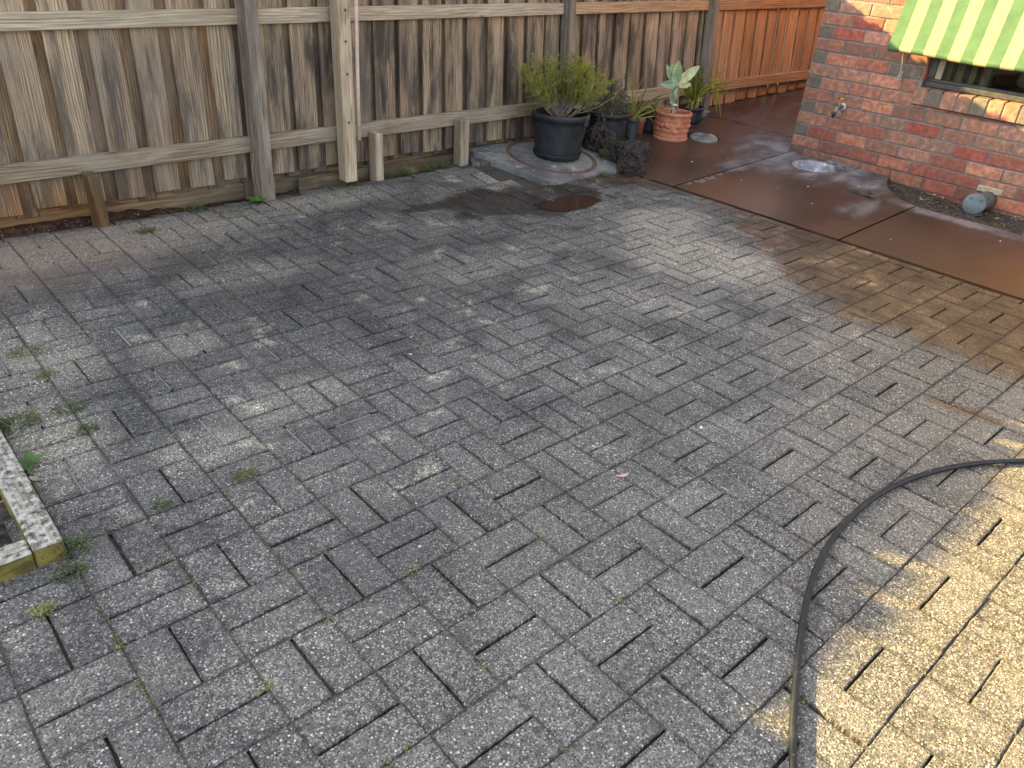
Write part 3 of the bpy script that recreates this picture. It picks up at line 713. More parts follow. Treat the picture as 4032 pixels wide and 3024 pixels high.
def rough_post(x0, x1, y0, y1, z0, z1, rough, name, mat, seed):
    mb = MB(); V = []; W = []; nz = 60; per = []
    w, d = x1 - x0, y1 - y0; k = 6
    for (ax, ay, bx, by) in ((0, 0, 1, 0), (1, 0, 1, 1), (1, 1, 0, 1), (0, 1, 0, 0)):
        for i in range(k): per.append((ax + (bx - ax) * i / k, ay + (by - ay) * i / k))
    n = len(per)
    for a in range(nz + 1):
        z = z0 + (z1 - z0) * a / nz
        for (u, v) in per:
            px, py = x0 + u * w, y0 + v * d
            q = mnoise.noise((px * 60 + seed, py * 60, z * 7)) + .6 * mnoise.noise((px * 120, py * 120 + seed, z * 18))
            cor = .004 if (u in (0, 1) and v in (0, 1)) else 0
            r = Vector((u - .5, v - .5, 0)).normalized(); p = Vector((px, py, z)) - r * (rough * (.5 + q) + cor)
            wob = Vector((.5, .3, 0)) * rough * 1.4 * mnoise.noise((seed, 0, z * 3.0))
            V.append(lf(p + wob)); W.append((px + seed, py, z))
    F = [(a * n + i, a * n + (i + 1) % n, (a + 1) * n + (i + 1) % n, (a + 1) * n + i) for a in range(nz) for i in range(n)] + [tuple(nz * n + i for i in range(n))]
    mb.add(V, F, .5, W); return mb.build(name, mat, fence)
rough_post(-.622, -.54, FY - .125, FY - .008, -.1, 1.60, .003, 'post', T_POST, 3.3)
rough_post(1.768, 1.846, FY - .13, FY - .008, -.1, 1.62, .005, 'post', T_POST, 1.3)
rough_post(4.053, 4.117, FY - .10, FY - .008, -.05, 1.64, .003, 'post', T_POST, 5.3)
rough_post(5.690, 5.762, FY - .10, FY - .008, .05, 1.66, .003, 'post', T_POST, 9.1)
for (xa, xb, ya, yb, z0, z1, mt) in ((.945, .997, FY - .145, FY - .048, -.09, .238, T_PLINTH), (2.492, 2.542, FY - .125, FY - .047, -.04, .288, T_RAIL), (3.118, 3.186, FY - .125, FY - .05, -.04, .312, T_RAIL)):
    sp = MB(); sp.box((xa, ya, z0), (xb, yb, z1), .004, 2, fn=lambda p, c=(xa + xb) / 2: Vector((p.x - .02 * (p.z), p.y, p.z))); sp.build('stub_post', mt, fence)

# tall pine post standing in front of the rails, with the thin dowel beside it
tp = thing('timber_post', (2.31, 3.86, .04), 'tall pale square timber post standing in front of the fence rails', 'post')
mb = MB(); mb.box((2.274, 3.822, .040), (2.348, 3.905, 2.1), .004, 2, rnd=.1, fn=lambda p: Vector((p.x - .014 * p.z, p.y + .012 * p.z, p.z))); mb.build('shaft', T_PINE, tp)
for z in (.37, .62, .78, .93):
    b = MB(); b.lathe([(.0001, .004), (.006, .004), (.007, 0), (.007, -.006)], (2.311 - .014 * z + ru(-.008, .008), 3.822 + .012 * z, z), 12, Matrix.Rotation(math.pi / 2, 4, 'X')); b.build('bolt', M_RUST, tp)
rd = MB(); rd.tube([(2.368, 3.83, .268), (2.370, 3.835, .6), (2.373, 3.84, 1.0), (2.375, 3.845, 1.5)], .0105, 12)
tag(rd.build('wooden_rod', M_ROD), 'thin pale pinkish wooden rod hanging beside the tall timber post', 'rod')

# ================================================================== brick house
WX = 5.606; CY = 2.97; CH = .083
house = thing('brick_house', (WX, CY, 0), 'house corner of speckled red and orange brick with an awning window', 'house')
WIN = (.75, 2.163, .703, 1.37)                          # window opening: y0, y1, z0, z1
bk = MB()
def brick(mb, u0, u1, z0, z1, front, x_or_y, depth=.10, rnd=None):
    jx = ru(-.0012, .0012); rnd = random.random() * .79 if rnd is None else rnd
    L, H = (u1 - u0) / 2, (z1 - z0) / 2
    if L < .006: return
    if front:
        mb.box((WX + jx, u0, z0), (WX + depth, u1, z1), .003, 1, rnd, wcfn=lambda p: (L - abs(p.y), H - abs(p.z), 0))
    else:
        mb.box((u0, CY - depth, z0), (u1, CY + jx, z1), .003, 0, rnd, wcfn=lambda p: (L - abs(p.x), H - abs(p.z), 0))
for c in range(-2, 27):
    z0 = .289 + (c - 3) * CH + .005; z1 = z0 + CH - .010
    y = CY
    first = .2165 if c % 2 == 1 else .103
    k = 0; yy = CY
    while yy > -1.4:
        L = first if k == 0 else .216
        halves = [(yy - L, yy)]
        if random.random() < .07 and k: halves = [(yy - L, yy - L / 2 - .005), (yy - L / 2 + .005, yy)]
        for (a, b) in halves:
            half = b - a < .12
            for (p, q) in ([(a, b)] if (z1 < WIN[2] - .135 or z0 > WIN[3]) else [(max(a, WIN[1] + (.03 if z0 < WIN[2] else .0)), b), (a, min(b, WIN[0]))]):
                if q - p > .012: brick(bk, p, q, z0, z1, True, 0, rnd=(ru(.80, 1) if (half and random.random() < .8) else None))
        yy -= L + .010; k += 1
# cut course under the sill
yy = 2.19
while yy > .75:
    brick(bk, yy - .206, yy, .5427, .5585, True, 0); yy -= .216
# side wall to the passage
for c in range(-2, 27):
    z0 = .289 + (c - 3) * CH + .005; z1 = z0 + CH - .010; xx = WX + .11 + (.113 if c % 2 == 1 else 0) - (.0 if c % 2 == 1 else .0)
    if c % 2 == 1: brick(bk, WX + .11, WX + .213, z0, z1, False, 0); xx = WX + .223
    while xx < 9.2: brick(bk, xx, xx + .216, z0, z1, False, 0); xx += .226
bk.build('brickwork', M_BRICK, house)
mo = MB(); d0 = .0035
for (ya, yb, za, zb) in ((-1.4, CY - .0035, -.12, WIN[2] - .105), (WIN[1] + .004, CY - .0035, WIN[2] - .105, 2.33), (-1.4, WIN[0] - .004, WIN[2] - .105, 2.33), (WIN[0] - .004, WIN[1] + .004, WIN[3] + .004, 2.33)):
    mo.box((WX + d0, ya, za), (WX + .098, yb, zb), .0, 1)
mo.box((WX + .098, CY - .098, -.12), (9.2, CY - d0, 2.33), .0, 0)
mo.build('mortar', M_MORTAR, house)
# splash of mortar patching round the drain pipe
mp = MB(); mp.box((WX - .006, 1.47, .125), (WX + .01, 1.62, .165), .005, 1, M=None); mp.build('mortar_patch', plain('pale mortar patch', (.42, .34, .24), .95, .25, 60, bump=.004), house)
# window
sill = MB(); yy = 2.190
for k in range(18):
    w = .0835 + ru(-.002, .002); r = ru(.42, .62) if k % 3 != 1 else ru(.82, 1)
    L = w / 2
    sill.box((WX - .022, yy - w, .5625), (WX + .085, yy, .667), .004, 2, r, wcfn=lambda p: (max(.0, .04 - abs(p.y)), .05 - abs(p.z), 0), fn=lambda p: Vector((p.x, p.y, p.z + (.10 * (p.x - WX) if p.z > .6 else .0))))
    yy -= w + .0095
sill.build('brick_sill', M_BRICK, house)
sm = MB(); sm.box((WX - .017, .75, .5645), (WX + .08, 2.186, .655), .001, 1, fn=lambda p: Vector((p.x, p.y, p.z + (.10 * (p.x - WX) if p.z > .6 else .0)))); sm.build('sill_mortar', M_MORTAR, house)
win = bpy.data.objects.new('window', None); COL.objects.link(win); win.parent = house; win.location = (.06, WIN[0] - CY, .7)
fr = MB(); y0, y1, z0, z1 = WIN
fr.box((WX + .035, y0, z0 - .028), (WX + .093, y1, z0 + .004), .003, 1)
fr.box((WX + .050, y0, z0 + .0045), (WX + .09, y1, z0 + .022), .002, 1)
fr.box((WX + .035, y1 - .045, z0 + .0225), (WX + .09, y1 - .001, z1), .003, 2)
fr.box((WX + .035, y0 + .001, z0 + .0225), (WX + .09, y0 + .045, z1), .003, 2)
fr.box((WX + .035, y0 + .0455, z1 - .045), (WX + .09, y1 - .0455, z1 - .001), .003, 1)
fr.build('window_frame', M_FRAME, win)
jb = MB(); jb.box((WX + .045, y1 - .085, z0 + .0225), (WX + .085, y1 - .046, z1 - .046), .003, 2); jb.build('sash_stile', M_BEIGE, win)
gl = MB(); gl.box((WX + .064, y0 + .046, z0 + .0225), (WX + .068, y1 - .0855, z1 - .0455), .0005, 1); gl.build('pane', glass_material(), win)
cu = MB(); V = []; n = 70
for i in range(n + 1):
    y = y1 - .06 - .30 * i / n; xx = WX + .14 + .012 * math.sin(i * .9)
    V += [(xx, y, z0 - .02), (xx, y, z1)]
cu.add(V, [(2 * i, 2 * i + 1, 2 * i + 3, 2 * i + 2) for i in range(n)], .5, None, True)
mcu = Mat('striped curtain cloth'); yv = mcu.sep(mcu.obj())[1]
cu.build('curtain', mcu.done(mcu.mix(mcu.math('GREATER_THAN', mcu.math('FRACT', mcu.math('MULTIPLY', yv, 13)), .55), (.62, .54, .36), (.20, .16, .10)), .9), win)
rm = MB()
rm.add([(WX + .10, y0 - .3, z0 - .4), (WX + 1.6, y0 - .3, z0 - .4), (WX + 1.6, y1 + .3, z0 - .4), (WX + .10, y1 + .3, z0 - .4), (WX + .10, y0 - .3, z1 + .3), (WX + 1.6, y0 - .3, z1 + .3), (WX + 1.6, y1 + .3, z1 + .3), (WX + .10, y1 + .3, z1 + .3)],
       [(0, 1, 2, 3), (4, 7, 6, 5), (1, 5, 6, 2), (0, 4, 5, 1), (3, 2, 6, 7)])
rm.build('room', M_ROOM, win)

# ================================================================== awning
AY1, AY0, SW = 2.405, .55, .0775
aw = thing('window_awning', (WX - .05, AY1, .86), 'green and yellow striped canvas awning hanging over the window', 'awning')
M_CANVAS = canvas_material(AY1, SW)
cv = MB(); nu, nv = 60, 26; V = []; W = []
def cpos(u, t, th):
    y = AY1 - u; z = .885 + (1.50 - .885) * t
    d = .102 * (1 - t) ** 1.0 + .008 - .012 * math.sin(math.pi * t) + .003 * math.sin(u * 13 + t * 5) * (1 - t)
    return (WX - d - th, y, z - .012 * u + .004 * math.sin(u * 9) * (1 - t))
for th in (.0, .0016):
    for a in range(nv + 1):
        for b in range(nu + 1):
            u = (AY1 - AY0) * b / nu; V.append(cpos(u, a / nv, th)); W.append((u, a / nv, 0))
F = []; q = (nu + 1) * (nv + 1)
for a in range(nv):
    for b in range(nu):
        k = a * (nu + 1) + b; F += [(k, k + nu + 1, k + nu + 2, k + 1)[::-1], (q + k, q + k + nu + 1, q + k + nu + 2, q + k + 1)]
cv.add(V, F, .5, W, True); cv.build('canvas', M_CANVAS, aw)
bb = MB(); V = []; W = []; seg = 18; nb = 60
for b in range(nb + 1):
    u = (AY1 - AY0) * b / nb; p = cpos(u, 0, 0)
    for k in range(seg):
        a = 2 * math.pi * k / seg; r = .0185
        V.append((p[0] + .012 + r * math.cos(a), p[1] + .0012 * math.sin(3 * a), p[2] - .006 + r * 1.15 * math.sin(a))); W.append((u, 0, 0))
F = [(b * seg + k, b * seg + (k + 1) % seg, (b + 1) * seg + (k + 1) % seg, (b + 1) * seg + k) for b in range(nb) for k in range(seg)] + [tuple(range(seg)), tuple(nb * seg + k for k in range(seg))[::-1]]
bb.add(V, F, .5, W, True); bb.build('hem_roll', M_CANVAS, aw)
hb = MB(); V = []; W = []
for a in range(3):
    for b in range(nu + 1):
        u = (AY1 - AY0) * b / nu; V.append(cpos(u, .005 + .05 * a, .0032)); W.append((u, 0, 0))
hb.add(V, [(a * (nu + 1) + b, (a + 1) * (nu + 1) + b, (a + 1) * (nu + 1) + b + 1, a * (nu + 1) + b + 1) for a in range(2) for b in range(nu)], .5, W, True); hb.build('hem', M_CANVAS, aw)
ro = MB(); ro.tube([(WX - .03, AY1, 1.515), (WX - .03, AY0, 1.49)], .028, 16); ro.build('roller', M_CANVAS, aw)
st_ = MB(); st_.tube([(WX - .012, 2.314, .70), (WX - .045, 2.314, .80), (WX - .085, 2.314, .876)], .0045, 8); st_.build('stay', M_CORD, aw)
br = MB(); br.box((WX - .012, 2.302, .688), (WX + .001, 2.328, .742), .002, 2); br.tube([(WX - .02, 2.324, .712), (WX - .02, 2.302, .712)], .007, 10); br.tube([(WX - .006, 2.308, .735), (WX - .028, 2.308, .735), (WX - .03, 2.308, .715)], .003, 8); br.build('bracket', M_GALV, aw)

# ================================================================== tap, gully, drain pipe
tap = thing('garden_tap', (WX, 2.648, .456), 'old brass garden tap with yellow handle on the brick wall', 'tap')
RX = Matrix.Rotation(-math.pi / 2, 4, 'Y')
t = MB(); t.lathe([(.0001, .010), (.018, .010), (.023, .006), (.024, 0)], (WX, 2.648, .456), 24, RX); t.build('flange', M_WHITE, tap)
t = MB(); t.tube([(WX, 2.648, .456), (WX - .03, 2.648, .456), (WX - .05, 2.650, .456), (WX - .068, 2.652, .450), (WX - .085, 2.654, .435), (WX - .092, 2.656, .415)], [.013, .0135, .0155, .0135, .011, .0105], 14)
t.tube([(WX - .052, 2.650, .460), (WX - .052, 2.650, .478), (WX - .052, 2.650, .479), (WX - .052, 2.650, .496)], [.011, .011, .0085, .0075], 12); t.build('body', M_METAL, tap)
t = MB(); t.tube([(WX - .092, 2.656, .418), (WX - .0925, 2.656, .410), (WX - .093, 2.656, .4095), (WX - .093, 2.656, .396), (WX - .093, 2.656, .3955), (WX - .093, 2.656, .382)], [.0155, .0155, .0125, .0125, .007, .006], 14); t.build('nozzle', M_GREYPOT, tap)
t = MB(); t.tube([(WX - .052, 2.650, .495), (WX - .052, 2.650, .512)], .0035, 8); t.tube([(WX - .052 - .004, 2.628, .513), (WX - .052, 2.650, .515), (WX - .048, 2.672, .513)], [.0062, .0042, .0062], 10)
t.lathe([(.0001, .519), (.008, .518), (.009, .512), (.0001, .510)], (WX - .052, 2.650, 0), 12); t.build('handle', M_BRASS, tap)

zb = zpath(*BAS) + .004
gu = thing('drain_gully', (*BAS, zb), 'round pale gully basin sunk in the concrete below the tap', 'drain')
slp = lambda v: v + Vector((0, 0, .05 * (v.x - BAS[0])))
mb = MB(); mb.lathe([(BR - .0006, -.004), (BR - .004, .001), (BR - .012, .001), (BR - .018, -.006), (BR - .028, -.05), (BR - .05, -.085), (.03, -.095), (.0001, -.095)], (0, 0, 0), 48)
mb.v = [tuple(Vector((p[0] + BAS[0], p[1] + BAS[1], p[2] + zb + .055 * p[0]))) for p in mb.v]
mgu = Mat('limed basin lining'); n = mgu.noise(mgu.obj(), 14, 5); c = mgu.mix(mgu.mr(n, .35, .65), (.22, .21, .235), (.45, .44, .48)); c = mgu.mix(mgu.mr(mgu.noise(mgu.obj(), 22, 4), .60, .68), c, (.78, .80, .85))
mb.build('basin', mgu.done(c, .4, None, .4), gu)
# cracked cement around the gully by the wall
for k, (x, y, r) in enumerate(((5.55, 2.44, .045), (5.56, 2.52, .04), (5.565, 2.60, .035))):
    mb = MB(); n = 9; top = []; bot = []
    for i in range(n):
        a = 2 * math.pi * i / n; rr = r * ru(.75, 1.1); px, py = min(x + rr * math.cos(a), WX - .004), y + rr * 1.05 * math.sin(a)
        if math.hypot(px - BAS[0], py - BAS[1]) < BR + .006:
            s_ = (BR + .008) / math.hypot(px - BAS[0], py - BAS[1]); px, py = BAS[0] + (px - BAS[0]) * s_, BAS[1] + (py - BAS[1]) * s_
        top.append((px, py, zpath(px, py) + .0145 + .002 * k)); bot.append((px, py, zpath(px, py)))
    mb.add(top + bot, [tuple(range(n))] + [(n + i, n + (i + 1) % n, (i + 1) % n, i) for i in range(n)], .5)
    mb.build('cement_fragment', M_PAD, gu)

dp = thing('drain_pipe', (5.45, 1.53, 0), 'grey plastic drain pipe with capped inspection elbow against the brick wall', 'pipe')
mb = MB(); mb.tube([(5.62, 1.535, .085), (5.52, 1.545, .082), (5.46, 1.548, .078), (5.44, 1.549, .076)], [.056, .056, .056, .058], 28); mb.tube([(5.475, 1.548, .06), (5.465, 1.555, .0), (5.46, 1.56, -.08)], [.05, .052, .052], 24)
mb.build('pipe', M_PVCD, dp)
cd = Vector((-.93, -.10, .33)).normalized(); Q = cd.to_track_quat('Z', 'Y').to_matrix().to_4x4(); cc = Vector((5.425, 1.549, .082))
mb = MB(); mb.lathe([(.058, -.035), (.066, -.034), (.067, -.012), (.066, .004), (.061, .009), (.0001, .010)], cc, 40, Q)
cap = mb.build('cap', M_PVC, dp)
for k in range(4):
    a = math.radians(45 + 90 * k); mb = MB(); p = Vector((.043 * math.cos(a), .043 * math.sin(a), .0125))
    mb.box(p - Vector((.007, .004, .003)), p + Vector((.007, .004, .004)), .001, 0, M=Matrix.Translation(cc) @ Q); mb.build('cap_lug', M_PVC, dp)

# ================================================================== manhole pad, pots and rocks
padt = thing('concrete_pad', (3.7, 3.6, 0), 'raised grey concrete pad with a rusty ring set in its top under the big pot', 'concrete slab')
zpad = lambda x, y: .030 + .118 * max(0, y - 3.29) + .012 * mnoise.noise((x * 3, y * 3, 2)) * .3
mb = MB(); sheet(mb, PAD, [], zpad, .05, .12); mb.build('slab', M_PAD, padt)
mb = MB(); RC = (3.745, 3.655); pts = []
for rr, w, hh in ((.300, .006, .004), (.284, .005, .0025)):
    V = []; n = 72
    for i in range(n):
        a = 2 * math.pi * i / n
        for (dr, dz) in ((-w, .001), (-w * .7, hh), (w * .7, hh), (w, .001)):
            x, y = RC[0] + (rr + dr) * math.cos(a), RC[1] + (rr + dr) * math.sin(a); V.append((x, y, zpad(x, y) + dz))
    mb.add(V, [(i * 4 + k, ((i + 1) % n) * 4 + k, ((i + 1) % n) * 4 + k + 1, i * 4 + k + 1)[::-1] for i in range(n) for k in range(3)], .5)
mb.build('cover_ring', M_RUST, padt)
lid = thing('drain_cover', (COV[0], COV[1], .1), 'round worn grey concrete drain lid set in the path beside the terracotta pot', 'drain lid')
mb = MB(); zc = zpath(*COV) + .003
mb.lathe([(.0001, .006), (.015, .006), (.016, .001), (.028, .001), (.03, .006), (.085, .007), (.104, .005), (.109, .0), (.110, -.03)], (0, 0, 0), 40, rfn=lambda a, z, r: .002 * mnoise.noise((math.cos(a) * 6, math.sin(a) * 6, z)))
mb.v = [(p[0] + COV[0], p[1] + COV[1], p[2] + zc + .085 * p[0] + .07 * p[1]) for p in mb.v]; mb.build('lid_plate', M_PAD, lid)

def pot(name, c, rb, rt, h, mat, label, cat, rim=.014, drop=.05, rimh=.035, soilmat=M_POTSOIL, rfn=None, extra=None):
    p = thing(name, c, label, cat)
    pr = [(.0001, 0), (rb * .94, 0), (rb, .006)] + [(rb + (rt - rim * .7 - rb) * k / 8, .006 + (h - rimh - .006) * k / 8) for k in range(1, 9)]
    pr += [(rt - .001, h - rimh + .001), (rt, h - .006), (rt - .004, h), (rt - rim + .002, h), (rt - rim, h - .004), (rt - rim - .004, h - drop)]
    if extra: pr = extra
    mb = MB(); mb.lathe(pr, c, 56, rfn=rfn); mb.build('pot_body', mat, p)
    sl_ = MB(); n = 40; rs = rt - rim - .002; z = c[2] + h - drop + .004
    V = [(c[0], c[1], z + .008)]
    for k in (.5, 1):
        for i in range(n): a = 2 * math.pi * i / n; V.append((c[0] + rs * k * math.cos(a), c[1] + rs * k * math.sin(a), z + .008 * mnoise.noise((math.cos(a) * 3 * k, math.sin(a) * 3 * k, c[0]))))
    F = [(0, 1 + i, 1 + (i + 1) % n) for i in range(n)] + [(1 + i, 1 + n + i, 1 + n + (i + 1) % n, 1 + (i + 1) % n) for i in range(n)]
    sl_.add(V, F, .5); sl_.build('potting_soil', soilmat, p)
    return p
BP = (3.789, 3.655, .092)
zs_ = zpad(BP[0], BP[1])
sc = MB(); sc.lathe([(.0001, .004), (.15, .004), (.160, .030), (.164, .030), (.164, .026), (.155, .0), (.0001, .0)], (BP[0], BP[1], zs_ + .001), 48)
tag(sc.build('pot_saucer', M_BLACKPOT), 'shallow black saucer under the largest black pot', 'saucer')
bp = pot('plant_pot', (BP[0], BP[1], zs_ + .006), .150, .194, .278, M_BLACKPOT, 'largest black plastic pot, standing on the concrete pad with a green shrub in it', 'plant pot', .016, .045, .042)
hd = MB(); a = math.atan2(-3.655, -3.789) + 1.05
hd.box((BP[0] + .188 * math.cos(a) - .02, BP[1] + .188 * math.sin(a) - .02, zs_ + .22), (BP[0] + .188 * math.cos(a) + .02, BP[1] + .188 * math.sin(a) + .02, zs_ + .278), .006, 2); hd.build('handle', M_BLACKPOT, bp)
pot('plant_pot', (4.431, 3.80, .062), .133, .155, .228, M_BLACKPOT, 'black plastic pot behind the dark rocks holding the dull grey green shrub', 'plant pot', .012, .03, .03)
pot('plant_pot', (4.769, 3.845, .062), .046, .051, .150, M_GREYPOT, 'smallest pot, grey plastic, between the rocks and the terracotta pot', 'plant pot', .005, .015, .03)
pot('plant_pot', (5.02, 3.87, .085), .085, .098, .15, M_BLACKPOT, 'squat black pot hidden behind the terracotta pot, full of dead leaves', 'plant pot', .008, .02, .025)
pot('plant_pot', (5.47, 3.83, .128), .095, .105, .125, M_BLACKPOT, 'scuffed black pot right of the terracotta pot, next to the grey post', 'plant pot', .008, .02, .025)
# terracotta
TC = (5.004, 3.645, .076); th0 = math.atan2(-TC[1], -TC[0])
orn = [(-.085, .112, .017, .020, .011), (-.045, .112, .019, .019, .010), (.055, .118, .018, .022, .011), (.028, .070, .022, .020, .010), (-.070, .142, .026, .010, .007), (-.010, .098, .030, .009, .006), (.005, .088, .022, .008, .006), (.075, .095, .024, .010, .006), (-.055, .082, .020, .007, .005), (.010, .102, .014, .006, .005), (-.02, .078, .05, .004, .004), (-.03, .125, .05, .004, .004), (.04, .09, .05, .004, .004)]
def relief(a, z, r):
    if not (.03 < z < .17): return 0
    best = 0
    for base in (0, 2.1, -2.1):
        d = (a - th0 - base + math.pi) % (2 * math.pi) - math.pi
        s_ = d * .135
        for i, (ox, oz, rx, rz, hh) in enumerate(orn):
            q = math.hypot((s_ - ox) / rx, (z - oz + (.35 * (s_ - ox) if i % 2 else -.3 * (s_ - ox))) / rz)
            if q < 1: best = max(best, hh * math.sqrt(1 - q * q))
    return best
h = .206
prt = [(.0001, 0), (.125, 0), (.132, .004), (.133, .016), (.129, .022), (.1235, .027)] + [(.1235 + .002 * math.sin(k * .5) + .003 * k / 44, .027 + .132 * k / 44) for k in range(45)] + [(.127, .162), (.129, .165), (.129, .170), (.1265, .172), (.128, .176), (.135, .180), (.1385, .188), (.1385, .197), (.135, .204), (.128, .206), (.120, .203), (.116, .196), (.113, .150)]
tpot = thing('terracotta_pot', TC, 'terracotta pot with moulded fruit and leaf garland on the brown path', 'plant pot')
mb = MB(); mb.lathe(prt, TC, 220, rfn=relief)
mtc = Mat('terracotta'); n = mtc.noise(mtc.obj(), 18, 5); nf = mtc.noise(mtc.obj(), 160, 3); c = mtc.mix(mtc.mr(n, .3, .7), (.40, .135, .075), (.54, .215, .13)); c = mtc.mix(mtc.mr(nf, .5, .8), c, (.5, .26, .18))
mb.build('pot_body', mtc.done(c, .85, mtc.bump(nf, .001), .25), tpot)
mb = MB(); V = [(TC[0], TC[1], TC[2] + .165)] + [(TC[0] + .114 * math.cos(i * math.pi / 16), TC[1] + .114 * math.sin(i * math.pi / 16), TC[2] + .158) for i in range(32)]
mb.add(V, [(0, 1 + i, 1 + (i + 1) % 32) for i in range(32)], .5); mb.build('potting_soil', M_POTSOIL, tpot)
brk = MB(); brk.box((4.885, 3.835, .05), (4.93, 3.90, .19), .004, 2); 
mtp = thing('terracotta_shard', (4.905, 3.87, .05), 'narrow orange terracotta pot edge between the smallest grey pot and the squat black pot', 'pot')
mb = MB(); mb.lathe([(.0001, 0), (.026, 0), (.032, .10), (.036, .102), (.036, .125), (.031, .125), (.029, .09)], (4.905, 3.868, .07), 28); mb.build('pot_body', mtc.m, mtp)

def rock(c, r, seed, label, blocky=2.2, rot=0, rough=.22, flat=None):
    bm = bmesh.new(); bmesh.ops.create_icosphere(bm, subdivisions=5, radius=1); mb = MB(); V = []
    Rm = Matrix.Rotation(rot, 3, 'Z')
    for v in bm.verts:
        d = v.co.normalized(); e = (abs(d.x) ** blocky + abs(d.y) ** blocky + abs(d.z) ** blocky) ** (-1 / blocky)
        p = Vector((d.x * r[0], d.y * r[1], d.z * r[2])) * e
        s_ = Vector((seed, seed * 2, 0)); q = d * 1.7 + s_
        k = 1 + rough * mnoise.noise(q) + rough * .65 * mnoise.noise(q * 2.7) + rough * .45 * mnoise.noise(q * 6) + rough * .25 * mnoise.noise(q * 13)
        V.append(Rm @ (p * k) + Vector(c))
    mb.add(V, [tuple(v.index for v in f.verts) for f in bm.faces], .5, None, False); bm.free()
    return tag(mb.build('rock', M_ROCK), label, 'rock', 'dark rocks edging the concrete pad')
rock((4.140, 3.28, .095), (.105, .082, .118), 1.2, 'blocky dark rock standing at the front corner of the concrete pad', 4.0, .25, .16)
rock((4.175, 3.47, .085), (.085, .10, .085), 4.7, 'rounded dark rock just behind the blocky front rock', 2.2, .5, .3)
rock((4.215, 3.655, .11), (.105, .105, .115), 8.1, 'tallest dark rock, lying below the black pot with the dull shrub', 2.2, .2, .28)
rock((4.13, 3.845, .12), (.07, .085, .12), 12.9, 'dark rock half hidden behind the largest black pot', 2.3, .9, .28)
mb = MB(); 
bm = bmesh.new(); bmesh.ops.create_icosphere(bm, subdivisions=3, radius=1)
M_STONE = plain('smooth grey stone', (.13, .125, .125), .8, .3, 20)
mb.add([Vector((5.625 + v.co.x * .035, 3.80 + v.co.y * .03, .175 + v.co.z * .042)) for v in bm.verts], [tuple(v.index for v in f.verts) for f in bm.faces], .5, None, True)
tag(mb.build('stone', M_STONE), 'smooth grey upright stone beside the scuffed black pot', 'stone')
mb = MB(); mb.add([Vector((5.70 + v.co.x * .05, 3.84 + v.co.y * .035, .19 + v.co.z * .014)) for v in bm.verts], [tuple(v.index for v in f.verts) for f in bm.faces], .5, None, True)
tag(mb.build('stone', M_STONE), 'flat pale stone at the foot of the grey post', 'stone')
bm.free()
lp = MB(); lp.box((-.088, -.043, -.016), (.088, .043, .016), .004, 0, M=Matrix.Translation((3.275, 3.795, .052)) @ Euler((.12, -.05, -.45)).to_matrix().to_4x4(), wcfn=lambda p: (.088 - abs(p.x), .043 - abs(p.y), 0))
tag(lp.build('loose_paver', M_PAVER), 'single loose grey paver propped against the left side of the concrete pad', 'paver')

# ================================================================== plants
def leaf_quad(mb, p, d, L, w, rnd=None, nrm=None, fold=.25):
    d = d.normalized(); a = d.cross(nrm if nrm is not None else Vector((ru(-1, 1), ru(-1, 1), ru(-1, 1)))).normalized(); b = d.cross(a)
    m_ = p + d * L * .5
    mb.add([p, m_ + a * w * .5 + b * w * fold * .5, p + d * L, m_ - a * w * .5 + b * w * fold * .5], [(0, 1, 2), (0, 2, 3)], rnd)
def rdir(up=.0):
    while True:
        v = Vector((ru(-1, 1), ru(-1, 1), ru(-1, 1)))
        if .05 < v.length < 1: v.normalize(); v.z += up; return v.normalized()
# needle-leaved shrub in the big pot
SB = Vector((BP[0] + .0, BP[1], zs_ + .24))
sh = thing('shrub', SB, 'bushy yellow green needle leaved shrub in the largest black pot', 'shrub')
stm = MB(); fol = MB()
for k in range(46):
    ang = ru(0, 2 * math.pi); sp = ru(.05, 1) ** .6; b0 = SB + Vector((ru(-.05, .05), ru(-.05, .05), -.005))
    tip = SB + Vector((math.cos(ang) * .335 * sp, math.sin(ang) * .28 * sp, .15 + .235 * (1 - sp ** 2 * .55) * ru(.65, 1.05)))
    side = Vector((1, -1, 0)).normalized().dot(tip - SB)
    mid = b0.lerp(tip, .45) + Vector((math.cos(ang) * .04, math.sin(ang) * .04, -.03 * sp)); pts = []
    for t in range(9):
        q = t / 8; pts.append(b0 * (1 - q) ** 2 + mid * 2 * q * (1 - q) + tip * q * q + Vector((ru(-.006, .006), ru(-.006, .006), ru(-.004, .004))))
    stm.tube(pts, [.0042 - .0032 * t / 8 for t in range(9)], 5)
    for tw in range(15):
        q = ru(.38, 1.0); i = min(7, int(q * 8)); p = pts[i].lerp(pts[i + 1], q * 8 - i) if i < 8 else pts[8]
        d = (pts[min(8, i + 1)] - pts[i]).normalized() * .9 + rdir(.5) * .9; d.normalize(); L = ru(.035, .085)
        e = p + d * L; stm.tube([p, p + d * L * .5 + rdir() * .004, e], [.0013, .001, .0006], 3, cap=False)
        for n_ in range(40):
            u = ru(.12, 1.05); pp = p.lerp(e, u); leaf_quad(fol, pp, d * .75 + rdir(.1), ru(.011, .024), ru(.0020, .0034), rnd=ru(0, .8) if q > .55 else ru(0, .35))
